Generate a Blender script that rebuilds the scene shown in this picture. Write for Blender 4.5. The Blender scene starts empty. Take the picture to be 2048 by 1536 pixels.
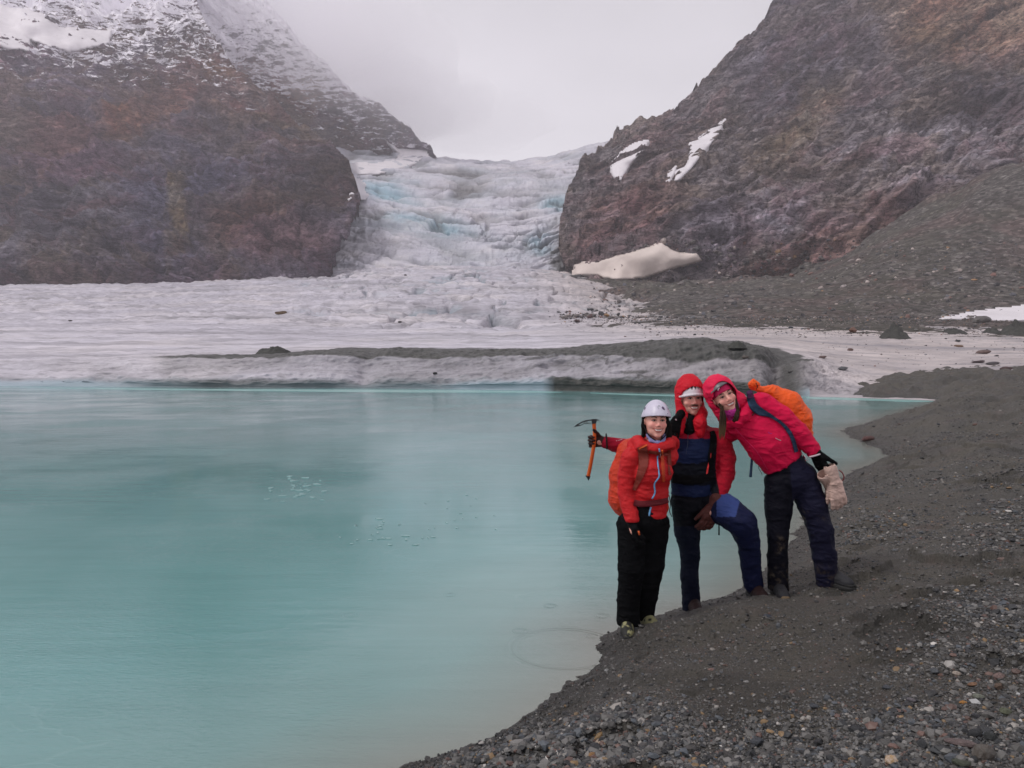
import bpy, math, random
import numpy as np
from mathutils import Vector, Matrix
from mathutils.bvhtree import BVHTree
random.seed(7)
RNG = np.random.default_rng(11)
SC = bpy.context.scene
COL = SC.collection
# ------------------------------------------------------------------ camera, sky, sun, exposure
CAMZ = 2.0
F = 1560.0                                   # focal length in pixels of the 2048 px wide photograph
PITCH = math.atan(63.0 / F)
cam_data = bpy.data.cameras.new('camera')
cam_data.sensor_width = 36.0
cam_data.lens = 36.0 * F / 2048.0
cam_data.clip_start = 0.1
cam_data.clip_end = 5000.0
cam = bpy.data.objects.new('camera', cam_data)
COL.objects.link(cam)
cam.location = (0, 0, CAMZ)
cam.rotation_euler = (math.pi / 2 - PITCH, 0, 0)
SC.camera = cam

SUN_ELEV, SUN_AZ = math.radians(54), math.radians(-108)     # behind the cloud, high on the left (azimuth from +Y, clockwise)
world = bpy.data.worlds.new('World')
SC.world = world
world.use_nodes = True
wt = world.node_tree
wt.nodes.clear()
w_out = wt.nodes.new('ShaderNodeOutputWorld')
w_bg = wt.nodes.new('ShaderNodeBackground')
w_sky = wt.nodes.new('ShaderNodeTexSky')
w_sky.sky_type = 'NISHITA'
w_sky.sun_disc = False
w_sky.sun_elevation = SUN_ELEV
w_sky.sun_rotation = SUN_AZ
w_bg.inputs['Strength'].default_value = 0.10
w_tc = wt.nodes.new('ShaderNodeTexCoord')
w_n = wt.nodes.new('ShaderNodeTexNoise')
w_n.inputs['Scale'].default_value = 2.2
w_n.inputs['Detail'].default_value = 5.0
w_n.inputs['Roughness'].default_value = 0.45
w_map = wt.nodes.new('ShaderNodeMapping')
w_map.inputs['Scale'].default_value = (1, 1, 2.0)
w_r = wt.nodes.new('ShaderNodeValToRGB')
w_r.color_ramp.elements[0].position = 0.30
w_r.color_ramp.elements[0].color = (5.0, 4.85, 5.1, 1)
w_r.color_ramp.elements[1].position = 0.72
w_r.color_ramp.elements[1].color = (6.6, 6.3, 6.7, 1)
w_sep = wt.nodes.new('ShaderNodeSeparateXYZ')
w_hr = wt.nodes.new('ShaderNodeMapRange')          # the overcast is thinner and brighter low over the pass
w_hr.inputs['From Min'].default_value = 0.10
w_hr.inputs['From Max'].default_value = 0.48
w_hr.inputs['To Min'].default_value = 1.30
w_hr.inputs['To Max'].default_value = 0.93
w_mul = wt.nodes.new('ShaderNodeVectorMath'); w_mul.operation = 'SCALE'
w_mix = wt.nodes.new('ShaderNodeMix'); w_mix.data_type = 'RGBA'
w_mix.inputs['Factor'].default_value = 0.96
wt.links.new(w_tc.outputs['Generated'], w_map.inputs['Vector'])
wt.links.new(w_map.outputs['Vector'], w_n.inputs['Vector'])
wt.links.new(w_n.outputs['Fac'], w_r.inputs['Fac'])
wt.links.new(w_tc.outputs['Generated'], w_sep.inputs[0])
wt.links.new(w_sep.outputs['Z'], w_hr.inputs['Value'])
wt.links.new(w_r.outputs['Color'], w_mul.inputs[0])
wt.links.new(w_hr.outputs[0], w_mul.inputs['Scale'])
wt.links.new(w_sky.outputs['Color'], w_mix.inputs['A'])
wt.links.new(w_mul.outputs[0], w_mix.inputs['B'])
wt.links.new(w_mix.outputs['Result'], w_bg.inputs['Color'])
wt.links.new(w_bg.outputs[0], w_out.inputs['Surface'])

sun_data = bpy.data.lights.new('sun', 'SUN')
sun_data.energy = 1.3
sun_data.angle = math.radians(14)
sun_data.color = (1.0, 0.97, 0.93)
sun = bpy.data.objects.new('sun', sun_data)
COL.objects.link(sun)
sun.rotation_euler = Vector((math.sin(SUN_AZ) * math.cos(SUN_ELEV), math.cos(SUN_AZ) * math.cos(SUN_ELEV), math.sin(SUN_ELEV))).to_track_quat('Z', 'Y').to_euler()
SC.view_settings.view_transform = 'Standard'
SC.view_settings.look = 'None'
SC.view_settings.exposure = 0.32
SC.view_settings.gamma = 1.0
SC.view_settings.use_curve_mapping = False
SC.cycles.max_bounces = 12
SC.cycles.diffuse_bounces = 3
SC.cycles.volume_bounces = 12
SC.cycles.use_denoising = True

HAZE = 0.00035
CAMP = Vector((0, 0, CAMZ))
_s, _c = math.sin(PITCH), math.cos(PITCH)
def ray(px, py):
    X = (px - 1024.0) / F; V = -(py - 768.0) / F
    return Vector((X, _c + V * _s, -_s + V * _c))
def unproj(px, py, D):
    X = (np.asarray(px, float) - 1024.0) / F; V = -(np.asarray(py, float) - 768.0) / F
    dy = _c + V * _s; dz = -_s + V * _c
    D = np.asarray(D, float)
    return np.stack([X * D / dy, D + 0 * X, CAMZ + dz * D / dy], -1)
def ground(px, py, z=0.0):
    d = ray(px, py); t = (z - CAMZ) / d.z
    return Vector((d.x * t, d.y * t, z))

def _hash(ix, iy, iz, seed):
    h = (ix.astype(np.uint32) * np.uint32(374761393) + iy.astype(np.uint32) * np.uint32(668265263)
         + iz.astype(np.uint32) * np.uint32(2147483647) + np.uint32((seed * 974634777) & 0xffffffff))
    h = (h ^ (h >> np.uint32(13))) * np.uint32(1274126177)
    h = h ^ (h >> np.uint32(16))
    return h.astype(np.float64) / 4294967295.0
def vnoise(p, seed=0):
    i = np.floor(p).astype(np.int64); f = p - i
    f = f * f * f * (f * (f * 6 - 15) + 10)
    r = 0
    for dx in (0, 1):
        wx = f[..., 0] if dx else 1 - f[..., 0]
        for dy in (0, 1):
            wy = f[..., 1] if dy else 1 - f[..., 1]
            for dz in (0, 1):
                wz = f[..., 2] if dz else 1 - f[..., 2]
                r = r + wx * wy * wz * _hash(i[..., 0] + dx, i[..., 1] + dy, i[..., 2] + dz, seed)
    return r * 2 - 1
def fbm(p, oct=5, seed=0, gain=0.5, ridged=False):
    a, s, r = 1.0, 0.0, 0
    p = np.asarray(p, float)
    for k in range(oct):
        n = vnoise(p + 17.3 * k, seed + k)
        if ridged: n = 1 - 2 * np.abs(n)
        r = r + a * n; s += a; a *= gain; p = p * 2.03
    return r / s
def slabs(p, seed):
    """cellular relief: every cell is a tilted facet, so cells meet in steps and cracks"""
    i = np.floor(p).astype(np.int64); best = np.full(p.shape[:-1], 9.0); sec = best.copy(); h = np.zeros(p.shape[:-1])
    for dx in (-1, 0, 1):
        for dy in (-1, 0, 1):
            for dz in (-1, 0, 1):
                a, b, c = i[..., 0] + dx, i[..., 1] + dy, i[..., 2] + dz
                q = np.stack([a + _hash(a, b, c, seed), b + _hash(a, b, c, seed + 1), c + _hash(a, b, c, seed + 2)], -1) - p
                d = (q ** 2).sum(-1)
                hh = _hash(a, b, c, seed + 3) * 2 - 1 + (q[..., 0] * (_hash(a, b, c, seed + 4) - .5) + q[..., 2] * (_hash(a, b, c, seed + 5) - .2)) * 1.6
                m = d < best; sec = np.where(m, best, np.minimum(sec, d)); h = np.where(m, hh, h); best = np.where(m, d, best)
    crack = sstep(0.10, 0.0, np.sqrt(sec) - np.sqrt(best))
    return h, crack
def sstep(a, b, x):
    t = np.clip((x - a) / (b - a), 0, 1); return t * t * (3 - 2 * t)

def mesh_obj(name, V, Fc, mat=None, parent=None, smooth=True, attrs=None):
    me = bpy.data.meshes.new(name)
    V = np.asarray(V, np.float32); 
    me.vertices.add(len(V)); me.vertices.foreach_set('co', V.ravel())
    Fc = np.asarray(Fc, np.int32); k = Fc.shape[1]
    me.loops.add(Fc.size); me.loops.foreach_set('vertex_index', Fc.ravel())
    me.polygons.add(len(Fc))
    me.polygons.foreach_set('loop_start', np.arange(0, Fc.size, k, dtype=np.int32))
    me.polygons.foreach_set('loop_total', np.full(len(Fc), k, np.int32))
    me.polygons.foreach_set('use_smooth', np.full(len(Fc), bool(smooth)))
    if attrs:
        for an, av in attrs.items():
            av = np.asarray(av, np.float32)
            if av.ndim == 1:
                a = me.attributes.new(an, 'FLOAT', 'POINT'); a.data.foreach_set('value', av)
            else:
                a = me.attributes.new(an, 'FLOAT_COLOR', 'POINT')
                a.data.foreach_set('color', np.concatenate([av, np.ones((len(av), 1), np.float32)], 1).ravel())
    me.update(calc_edges=True)
    if mat: me.materials.append(mat)
    o = bpy.data.objects.new(name, me); COL.objects.link(o)
    if parent: o.parent = parent
    return o
def grid_faces(nv, nu, flip=False):
    i = np.arange(nv * nu).reshape(nv, nu)
    f = np.stack([i[:-1, :-1], i[:-1, 1:], i[1:, 1:], i[1:, :-1]], -1).reshape(-1, 4)
    return f[:, ::-1] if flip else f
def tag(o, label=None, cat=None, group=None, kind=None):
    if label: o['label'] = label
    if cat: o['category'] = cat
    if group: o['group'] = group
    if kind: o['kind'] = kind
    return o
def empty(name, loc, label, cat, group=None):
    o = bpy.data.objects.new(name, None); COL.objects.link(o); o.location = loc
    return tag(o, label, cat, group)

class Mat:
    def __init__(s, name, rough=0.7, spec=0.5, **kw):
        s.m = bpy.data.materials.new(name); s.m.use_nodes = True
        s.t = s.m.node_tree; s.b = s.t.nodes['Principled BSDF']
        s.b.inputs['Roughness'].default_value = rough
        s.b.inputs['Specular IOR Level'].default_value = spec
        s.tc = None
    def link(s, a, b): s.t.links.new(a, b)
    def n(s, typ, **kw):
        nd = s.t.nodes.new('ShaderNode' + typ)
        for k, v in kw.items():
            if hasattr(nd, k) and k not in nd.inputs.keys(): setattr(nd, k, v)
            else:
                s.set(nd.inputs[k], v)
        return nd
    def set(s, inp, v):
        if isinstance(v, bpy.types.NodeSocket): s.link(v, inp)
        else: inp.default_value = v
    def obj(s, scale=(1, 1, 1), rot=(0, 0, 0), loc=(0, 0, 0)):
        if not s.tc: s.tc = s.n('TexCoord')
        mp = s.n('Mapping'); s.link(s.tc.outputs['Object'], mp.inputs['Vector'])
        mp.inputs['Scale'].default_value = scale; mp.inputs['Rotation'].default_value = rot
        mp.inputs['Location'].default_value = loc
        return mp.outputs[0]
    def noise(s, vec, scale, detail=6, rough=0.55, dist=0.0):
        nd = s.n('TexNoise'); s.link(vec, nd.inputs['Vector'])
        nd.inputs['Scale'].default_value = scale; nd.inputs['Detail'].default_value = detail
        nd.inputs['Roughness'].default_value = rough; nd.inputs['Distortion'].default_value = dist
        return nd.outputs['Fac']
    def ramp(s, fac, stops, interp='LINEAR'):
        nd = s.n('ValToRGB'); s.link(fac, nd.inputs['Fac']); cr = nd.color_ramp; cr.interpolation = interp
        while len(cr.elements) < len(stops): cr.elements.new(0.5)
        for e, (p, c) in zip(cr.elements, stops):
            e.position = p; e.color = (c, c, c, 1) if isinstance(c, (int, float)) else (*c, 1)
        return nd.outputs['Color']
    def mix(s, fac, a, b, mode='MIX'):
        nd = s.n('Mix'); nd.data_type = 'RGBA'; nd.blend_type = mode
        s.set(nd.inputs['Factor'], fac)
        for k, v in (('A', a), ('B', b)):
            if isinstance(v, tuple): v = (*v, 1) if len(v) == 3 else v
            s.set(nd.inputs[k], v)
        return nd.outputs['Result']
    def math(s, op, a, b=0.0, c=0.0):
        nd = s.n('Math'); nd.operation = op; s.set(nd.inputs[0], a); s.set(nd.inputs[1], b); s.set(nd.inputs[2], c)
        return nd.outputs[0]
    def attr(s, name, col=False):
        nd = s.n('Attribute'); nd.attribute_name = name
        return nd.outputs['Color' if col else 'Fac']
    def color(s, c):
        if isinstance(c, tuple): c = (*c, 1) if len(c) == 3 else c
        s.set(s.b.inputs['Base Color'], c); return s
    def bump(s, h, strength=0.5, dist=0.05, prev=None):
        nd = s.n('Bump'); s.set(nd.inputs['Strength'], strength); nd.inputs['Distance'].default_value = dist
        s.link(h, nd.inputs['Height'])
        if prev is not None: s.link(prev, nd.inputs['Normal'])
        s.link(nd.outputs[0], s.b.inputs['Normal']); return nd.outputs[0]

# ------------------------------------------------------------------ terrain control patches
def catmull(P, t):
    """P (n, ...) control values, t in [0, n-1]"""
    n = len(P); i = np.clip(np.floor(t).astype(int), 0, n - 2); f = (t - i)
    f = f.reshape((-1,) + (1,) * (P.ndim - 1))
    p1 = P[i]; p2 = P[i + 1]
    p0 = np.where((i > 0).reshape(f.shape), P[np.maximum(i - 1, 0)], 2 * p1 - p2)
    p3 = np.where((i < n - 2).reshape(f.shape), P[np.minimum(i + 2, n - 1)], 2 * p2 - p1)
    return 0.5 * ((2 * p1) + (-p0 + p2) * f + (2 * p0 - 5 * p1 + 4 * p2 - p3) * f ** 2 + (-p0 + 3 * p1 - 3 * p2 + p3) * f ** 3)
def img_patch(ctrl, nv, nu, tv=None, tu=None):
    C = np.array(ctrl, float); C[..., 2] = np.log(C[..., 2])
    tv = np.linspace(0, C.shape[0] - 1, nv) if tv is None else tv
    tu = np.linspace(0, C.shape[1] - 1, nu) if tu is None else tu
    A = catmull(C, tv); A = catmull(A.transpose(1, 0, 2), tu).transpose(1, 0, 2)
    A[..., 2] = np.exp(A[..., 2]); return A
def to_world(A): return unproj(A[..., 0], A[..., 1], A[..., 2])
def curl(A, side, n=14, inward=2.0, back=6.0):
    """carry an edge of the patch round behind itself so that it has a far side"""
    ext = []
    e = {'L': A[:, 0], 'R': A[:, -1], 'T': A[-1]}[side]
    for j in range(1, n + 1):
        q = e.copy(); q[:, 2] += back * j * (1 + 0.12 * j)
        if side == 'L': q[:, 0] += inward * j
        if side == 'R': q[:, 0] -= inward * j
        if side == 'T': q[:, 1] += inward * j
        ext.append(q)
    ext = np.array(ext)
    if side == 'L': return np.concatenate([ext[::-1].transpose(1, 0, 2), A], 1)
    if side == 'R': return np.concatenate([A, ext.transpose(1, 0, 2)], 1)
    return np.concatenate([A, ext], 0)
def rot_scale(P, yaw, tilt, sc):
    """world points in a frame tilted with the rock beds, for stretched noise"""
    R = (Matrix.Rotation(tilt, 3, 'Y') @ Matrix.Rotation(yaw, 3, 'Z'))
    return (P @ np.array(R).T) * np.array(sc)
def rock_relief(W, amp, tilt, seed, yaw=0.3, fine=1.0, slab=1.0):
    D = np.linalg.norm(W - np.array([0, 0, CAMZ]), axis=-1)[..., None]
    q = rot_scale(W, yaw, tilt, (1, 1, 1))
    warp = 9 * np.stack([fbm(W / 55 + k * 31, 3, seed + 5 + k) for k in range(3)], -1)
    qq = q + warp
    big = fbm(qq / np.array([110, 110, 45]), 3, seed)
    mid = fbm(qq / np.array([42, 42, 11]), 5, seed + 1, 0.55, ridged=True)
    led = fbm(qq / np.array([17, 17, 3.1]), 4, seed + 2, 0.6, ridged=True)
    gul = fbm(W / np.array([16, 16, 80]) + warp / 30, 4, seed + 9, 0.5, ridged=True)
    sm = fbm(qq / np.array([5, 5, 1.6]), 3, seed + 3, 0.6)
    h = amp * (1.2 * big + 0.80 * mid + 0.40 * led * fine + 0.70 * gul + 0.13 * sm * fine)
    s1, c1 = slabs(qq / np.array([48, 48, 15]), seed + 50); s2, c2 = slabs(qq / np.array([17, 17, 5]), seed + 60)
    h = h + (2.6 * s1 - 1.6 * c1 + 1.15 * s2 - 0.7 * c2) * slab
    d = np.array([0.0, -0.80, 0.60])
    return W + h[..., None] * d, h
TERRAIN = []                                  # (verts, faces) for ray casts
def add_ground(W, Fc):
    TERRAIN.append((W.reshape(-1, 3), Fc))
# ------------------------------------------------------------------ shoreline and gravel bank height
SHORE_PX = [(600, 1700), (700, 1610), (820, 1536), (1000, 1470), (1100, 1400), (1165, 1345), (1190, 1310), (1192, 1282), (1225, 1258),
            (1300, 1238), (1365, 1214), (1440, 1196), (1490, 1172), (1540, 1130), (1590, 1070), (1618, 1025),
            (1660, 975), (1705, 942), (1768, 914), (1745, 893), (1700, 873), (1688, 860), (1735, 848), (1800, 826),
            (1868, 808), (1872, 800), (1800, 796), (1720, 793)]
sh = [ground(x, y) for x, y in SHORE_PX]
SHORE = np.array([[-6.0, -9.0], [-3.0, 0.0], [-1.6, 2.2]] + [[p.x, p.y] for p in sh[1:]] + [[19.5, 46.0], [30, 60.0], [60, 90.0]])
def smooth_poly(P, n=8):
    t = np.linspace(0, len(P) - 1, (len(P) - 1) * n + 1)
    return catmull(P, t)
SHP = smooth_poly(SHORE, 5)
def shore_sd_exact(xy):
    """signed distance to the shoreline, land positive"""
    xy = np.asarray(xy, float); A = SHP[:-1]; B = SHP[1:]
    best = np.full(xy.shape[0], 1e9); sg = np.zeros(xy.shape[0])
    for a, b in zip(A, B):
        e = b - a; L = e @ e
        t = np.clip(((xy - a) @ e) / L, 0, 1)
        d = xy - (a + t[:, None] * e); dd = (d ** 2).sum(1)
        cr = e[0] * d[:, 1] - e[1] * d[:, 0]
        m = dd < best
        best = np.where(m, dd, best); sg = np.where(m, cr, sg)
    # inside test by ray casting on the closed land polygon
    poly = np.vstack([SHP, [[90, 90], [90, -30], [-6, -30]]])
    ins = np.zeros(len(xy), bool)
    for a, b in zip(poly, np.roll(poly, -1, 0)):
        c = ((a[1] > xy[:, 1]) != (b[1] > xy[:, 1]))
        with np.errstate(divide='ignore', invalid='ignore'):
            xx = a[0] + (xy[:, 1] - a[1]) / (b[1] - a[1]) * (b[0] - a[0])
        ins ^= c & (xy[:, 0] < xx)
    return np.where(ins, 1, -1) * np.sqrt(best)
def _sd_grid(x0, x1, y0, y1, st):
    gx_ = np.arange(x0, x1 + st, st); gy_ = np.arange(y0, y1 + st, st); XX, YY = np.meshgrid(gx_, gy_, indexing='ij')
    return x0, y0, st, shore_sd_exact(np.stack([XX.ravel(), YY.ravel()], 1)).reshape(XX.shape)
SD_F = _sd_grid(-2.5, 12, 1.5, 14, 0.05); SD_C = _sd_grid(-110, 130, -30, 110, 0.6); SD_M = _sd_grid(-6, 46, 12, 62, 0.2)
def _bil(G, xy):
    x0, y0, st, A = G; u = np.clip((xy[:, 0] - x0) / st, 0, A.shape[0] - 1.001); v = np.clip((xy[:, 1] - y0) / st, 0, A.shape[1] - 1.001)
    i = u.astype(int); j = v.astype(int); f = u - i; g = v - j
    return (A[i, j] * (1 - f) + A[i + 1, j] * f) * (1 - g) + (A[i, j + 1] * (1 - f) + A[i + 1, j + 1] * f) * g
def shore_sd(xy):
    xy = np.asarray(xy, float); r = _bil(SD_C, xy)
    for G in (SD_M, SD_F):
        x0, y0, st, A = G
        m = (xy[:, 0] > x0) & (xy[:, 0] < x0 + st * (A.shape[0] - 1)) & (xy[:, 1] > y0) & (xy[:, 1] < y0 + st * (A.shape[1] - 1))
        if m.any(): r[m] = _bil(G, xy[m])
    return r
def bank_z(xy, sd=None, detail=True):
    xy = np.asarray(xy, float)
    if sd is None: sd = shore_sd(xy)
    p3 = np.concatenate([xy, 0 * xy[:, :1]], 1)
    sd = sd + sstep(.6, .1, np.abs(sd)) * (0.035 * fbm(p3 / 0.32, 3, 27) + 0.012 * fbm(p3 / 0.08, 2, 28)) * (1 + sstep(8, 20, xy[:, 1]) * 3)
    sp_ = np.maximum(sd, 0)
    z = np.where(sd > 0, 0.50 * (1 - np.exp(-sp_ * 0.62)) + 0.80 * (1 - np.exp(-sp_ * 0.10)), sd * 0.30)
    sc_ = sd + 0.16 * fbm(p3 / 0.9, 3, 29)
    z = z + 0.045 * sstep(0.34, 0.40, sc_) * sstep(-.1, .3, fbm(p3 / 1.2 + 7, 2, 30)) - 0.02 * sstep(0, .34, sc_) * (sc_ < .37)
    f = sstep(0.0, 0.9, sd)
    z = z + f * 0.105 * fbm(p3 / 0.85, 3, 21) * (1 + sstep(8, 25, xy[:, 1]) * 2.5)
    z = z + 0.032 * np.where(sd > -0.1, 1, 0) * fbm(p3 / 0.26, 4, 22, 0.6)
    if detail:
        st = fbm(p3 / 0.42 + 5, 3, 24, ridged=True)          # trodden, slumped edges
        z = z + f * 0.055 * sstep(0.20, 0.32, st) * sstep(-0.2, 0.3, fbm(p3 / 1.5, 2, 25))
        z = z + 0.009 * fbm(p3 / 0.07, 3, 23, 0.65)
    return z

# ------------------------------------------------------------------ materials of the setting
def mat_rock(name, tilt, cols, snow=None, gscale=1.0, con=1.0):
    M = Mat(name, rough=0.9, spec=0.15)
    v = M.obj(scale=(0.035, 0.035, 0.13), rot=(0, tilt, 0.3)); v2 = M.obj(scale=(1, 1, 1))
    n1 = M.noise(v, 0.55 * gscale, 12, 0.66, 1.1)
    n2 = M.noise(v2, 0.016 * gscale, 6, 0.65, 0.8)
    c = M.ramp(n1, [(0.34, cols[0]), (0.44, cols[1]), (0.54, cols[2]), (0.64, cols[3])])
    c = M.mix(M.ramp(n2, [(0.46, 0.0), (0.56, 0.8)]), c, cols[4])
    n4 = M.noise(M.obj(loc=(40, 90, 7)), 0.022 * gscale, 6, 0.65, 1.0)
    c = M.mix(M.ramp(n4, [(0.50, 0.0), (0.62, 0.75)]), c, cols[5])
    def streak(vec, sc_, lo, hi, w):
        n_ = M.noise(vec, sc_, 9, 0.62, 0.7)
        a_ = M.math('ABSOLUTE', M.math('SUBTRACT', n_, 0.5))
        return M.math('MULTIPLY', M.math('MINIMUM', a_, 0.12), 5.0), M.ramp(a_, [(0.0, 1 - w), (lo, 1.0), (hi, 1 + 0.5 * w)])  # creases darkened in the colour, standing in for soft relief shading
    h1, s1 = streak(v, 2.4, 0.035, 0.16, 0.60 * con)
    vb = M.obj(scale=(0.05, 0.05, 0.05), rot=(0.3, tilt * 2.2, 0.9))
    h2, s2 = streak(vb, 3.2, 0.03, 0.16, 0.45 * con)
    n5 = M.noise(v, 16.0, 8, 0.75, 0.3)
    c = M.mix(1.0, c, s1, 'MULTIPLY'); c = M.mix(1.0, c, s2, 'MULTIPLY')
    c = M.mix(0.65, c, M.ramp(n5, [(0.30, 0.50), (0.5, 1.05), (0.72, 1.6)]), 'MULTIPLY')
    c = M.mix(1.0, c, M.attr('zone', True), 'MULTIPLY')
    if snow:
        geo = M.n('NewGeometry'); sp = M.n('SeparateXYZ'); M.link(geo.outputs['Position'], sp.inputs[0])
        nz = M.noise(M.obj(scale=(0.06, 0.06, 0.22), rot=(0, tilt, 0)), 1.6, 12, 0.78, 0.6)
        nb = M.noise(M.obj(), 0.012, 3, 0.5)
        hgt = M.math('MULTIPLY_ADD', sp.outputs['Z'], 1 / 90.0, -snow / 90.0)
        s_ = M.math('ADD', M.math('MULTIPLY_ADD', nz, 5.6, -2.92), M.math('MULTIPLY_ADD', nb, 1.4, -0.70))
        s_ = M.math('ADD', s_, hgt)
        sm_ = M.ramp(s_, [(0.0, 0.0), (0.12, 1.0)])
        c = M.mix(sm_, c, (0.90, 0.87, 0.93))
    M.color(c)
    bs = M.math('MULTIPLY_ADD', sm_, -0.9, 1.0) if snow else 1.0
    b1 = M.bump(h1, bs, 3.0); M.bump(n5, bs, 1.6, b1)
    return M.m
ROCK_L = mat_rock('rock_hazy_purple', -0.35,
    [(0.077, 0.067, 0.084), (0.140, 0.118, 0.143), (0.182, 0.157, 0.182), (0.294, 0.259, 0.294), (0.175, 0.129, 0.098), (0.189, 0.115, 0.123)], snow=212, con=0.7)  # softened contrast puts haze into the rock colour
ROCK_R = mat_rock('rock_banded', 0.42,
    [(0.119, 0.105, 0.119), (0.210, 0.175, 0.189), (0.280, 0.238, 0.252), (0.406, 0.357, 0.378), (0.238, 0.182, 0.154), (0.294, 0.196, 0.203)], gscale=1.2)

def mat_scree():
    M = Mat('scree', rough=0.9, spec=0.2)
    v = M.obj(scale=(1, 1, 1.6))
    vo = M.n('TexVoronoi'); M.link(v, vo.inputs['Vector']); vo.inputs['Scale'].default_value = 0.9
    big = M.noise(v, 0.03, 5, 0.6, 0.7)
    c = M.ramp(M.noise(v, 0.5, 10, 0.75), [(0.32, (0.040, 0.037, 0.035)), (0.5, (0.100, 0.090, 0.084)), (0.68, (0.24, 0.22, 0.21))])
    c = M.mix(M.ramp(big, [(0.42, 0.0), (0.6, 0.7)]), c, (0.095, 0.088, 0.072))
    c = M.mix(M.ramp(M.noise(M.obj(loc=(9, 3, 2)), 0.04, 4, 0.6, 0.6), [(0.5, 0.0), (0.62, 0.6)]), c, (0.135, 0.095, 0.09))
    c = M.mix(0.8, c, M.ramp(vo.outputs['Color'], [(0.1, 0.5), (0.6, 1.0), (0.95, 2.2)]), 'MULTIPLY')
    M.color(c)
    M.bump(M.noise(v, 1.6, 8, 0.75), 1.0, 0.6)
    return M.m
SCREE = mat_scree()

def mat_ice(name, fall=False):
    M = Mat(name, rough=0.55, spec=0.4)
    v = M.obj()
    if fall: vs = M.obj(scale=(0.02, 0.02, 0.12))
    else: vs = M.obj(scale=(0.035, 0.22, 0.35))
    base = M.ramp(M.noise(v, 0.05, 5, 0.55, 0.4), [(0.3, (0.50, 0.475, 0.545)), (0.5, (0.60, 0.57, 0.635)), (0.72, (0.67, 0.62, 0.64))])
    if not fall:   # the right hand end is creamier
        sp = M.n('SeparateXYZ'); M.link(v, sp.inputs[0])
        k = M.n('MapRange'); M.link(sp.outputs['X'], k.inputs['Value'])
        k.inputs['From Min'].default_value = 2; k.inputs['From Max'].default_value = 22
        base = M.mix(k.outputs[0], base, M.ramp(M.noise(v, 0.12, 6, 0.6), [(0.3, (0.46, 0.40, 0.39)), (0.7, (0.62, 0.55, 0.54))]))
    dirt = M.noise(vs, 1.0, 12, 0.74, 0.9)
    c = M.mix(M.ramp(dirt, [(0.42, 0.0), (0.52, 0.40), (0.64, 0.9)] if not fall else [(0.46, 0.0), (0.58, 0.22), (0.70, 0.6)]), base, (0.25, 0.235, 0.26))
    fine = M.noise(vs, 9.0, 8, 0.7, 0.3)
    c = M.mix(0.9 if not fall else 0.45, c, M.ramp(fine, [(0.30, 0.45), (0.48, 0.97), (0.75, 1.14)]), 'MULTIPLY')
    blue = M.attr('blue')
    c = M.mix(blue, c, (0.33, 0.55, 0.66))
    c = M.mix(M.attr('dirt'), c, M.ramp(M.noise(v, 2.2 if not fall else 0.3, 8, 0.8), [(0.3, (0.022, 0.023, 0.021)), (0.7, (0.095, 0.092, 0.085))]))  # attribute carries grit plus shade painted into cracks, hollows and undercut
    M.color(c)
    M.bump(M.noise(vs, 14.0 if not fall else 20.0, 6, 0.7), 0.5, 0.12 if not fall else 0.5)
    return M.m
ICE = mat_ice('glacier_ice'); ICEF = mat_ice('icefall_ice', True)

def mat_snow(name, col):
    M = Mat(name, rough=0.6, spec=0.3)
    M.color(M.mix(M.ramp(M.noise(M.obj(), 0.12, 6, 0.65, 0.5), [(0.35, 0.0), (0.75, 1.0)]), col, tuple(x * 0.82 for x in col)))
    M.bump(M.noise(M.obj(), 0.8, 5, 0.6), 0.3, 0.3)
    return M.m
SNOW_W = mat_snow('snow_old_white', (0.76, 0.72, 0.75)); SNOW_C = mat_snow('snow_dusty_cream', (0.72, 0.62, 0.57))

# ------------------------------------------------------------------ broad rock types (ochre turf, red gneiss, pale slabs, dark schist)
def zones(A, blobs, seed):
    P = np.stack([A[..., 0], A[..., 1], 0 * A[..., 0]], -1)
    wx = 46 * fbm(P / 120, 5, seed, .6); wy = 46 * fbm(P / 120 + 50, 5, seed + 1, .6)
    C = np.ones(A.shape[:2] + (3,)) ; X, Y = A[..., 0] + wx, A[..., 1] + wy
    for (x, y, rx, ry, ang, col) in blobs:
        c, s = math.cos(ang), math.sin(ang); u = ((X - x) * c + (Y - y) * s) / rx; v = (-(X - x) * s + (Y - y) * c) / ry
        w = sstep(1.5, .55, np.sqrt(u * u + v * v))[..., None]
        C = C * (1 - w) + np.array(col) * w
    return C.reshape(-1, 3)
ZL = [(480, 190, 210, 46, .12, (1.45, 1.15, .90)), (300, 215, 90, 35, -.6, (1.5, 1.05, .72)), (640, 300, 150, 50, .75, (1.15, 1.15, .95)), (380, 420, 150, 110, 0, (.80, .88, 1.05)),
      (560, 500, 120, 45, .25, (1.15, .85, .75)), (640, 400, 70, 90, 0, (.62, .60, .58)), (120, 460, 160, 90, 0, (.95, 1.02, .95)), (355, 430, 22, 90, .1, (1.2, 1.2, .85)), (150, 310, 90, 60, 0, (1.25, .95, 1.0)), (100, 150, 200, 60, 0, (1.3, 1.25, 1.3))]
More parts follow.
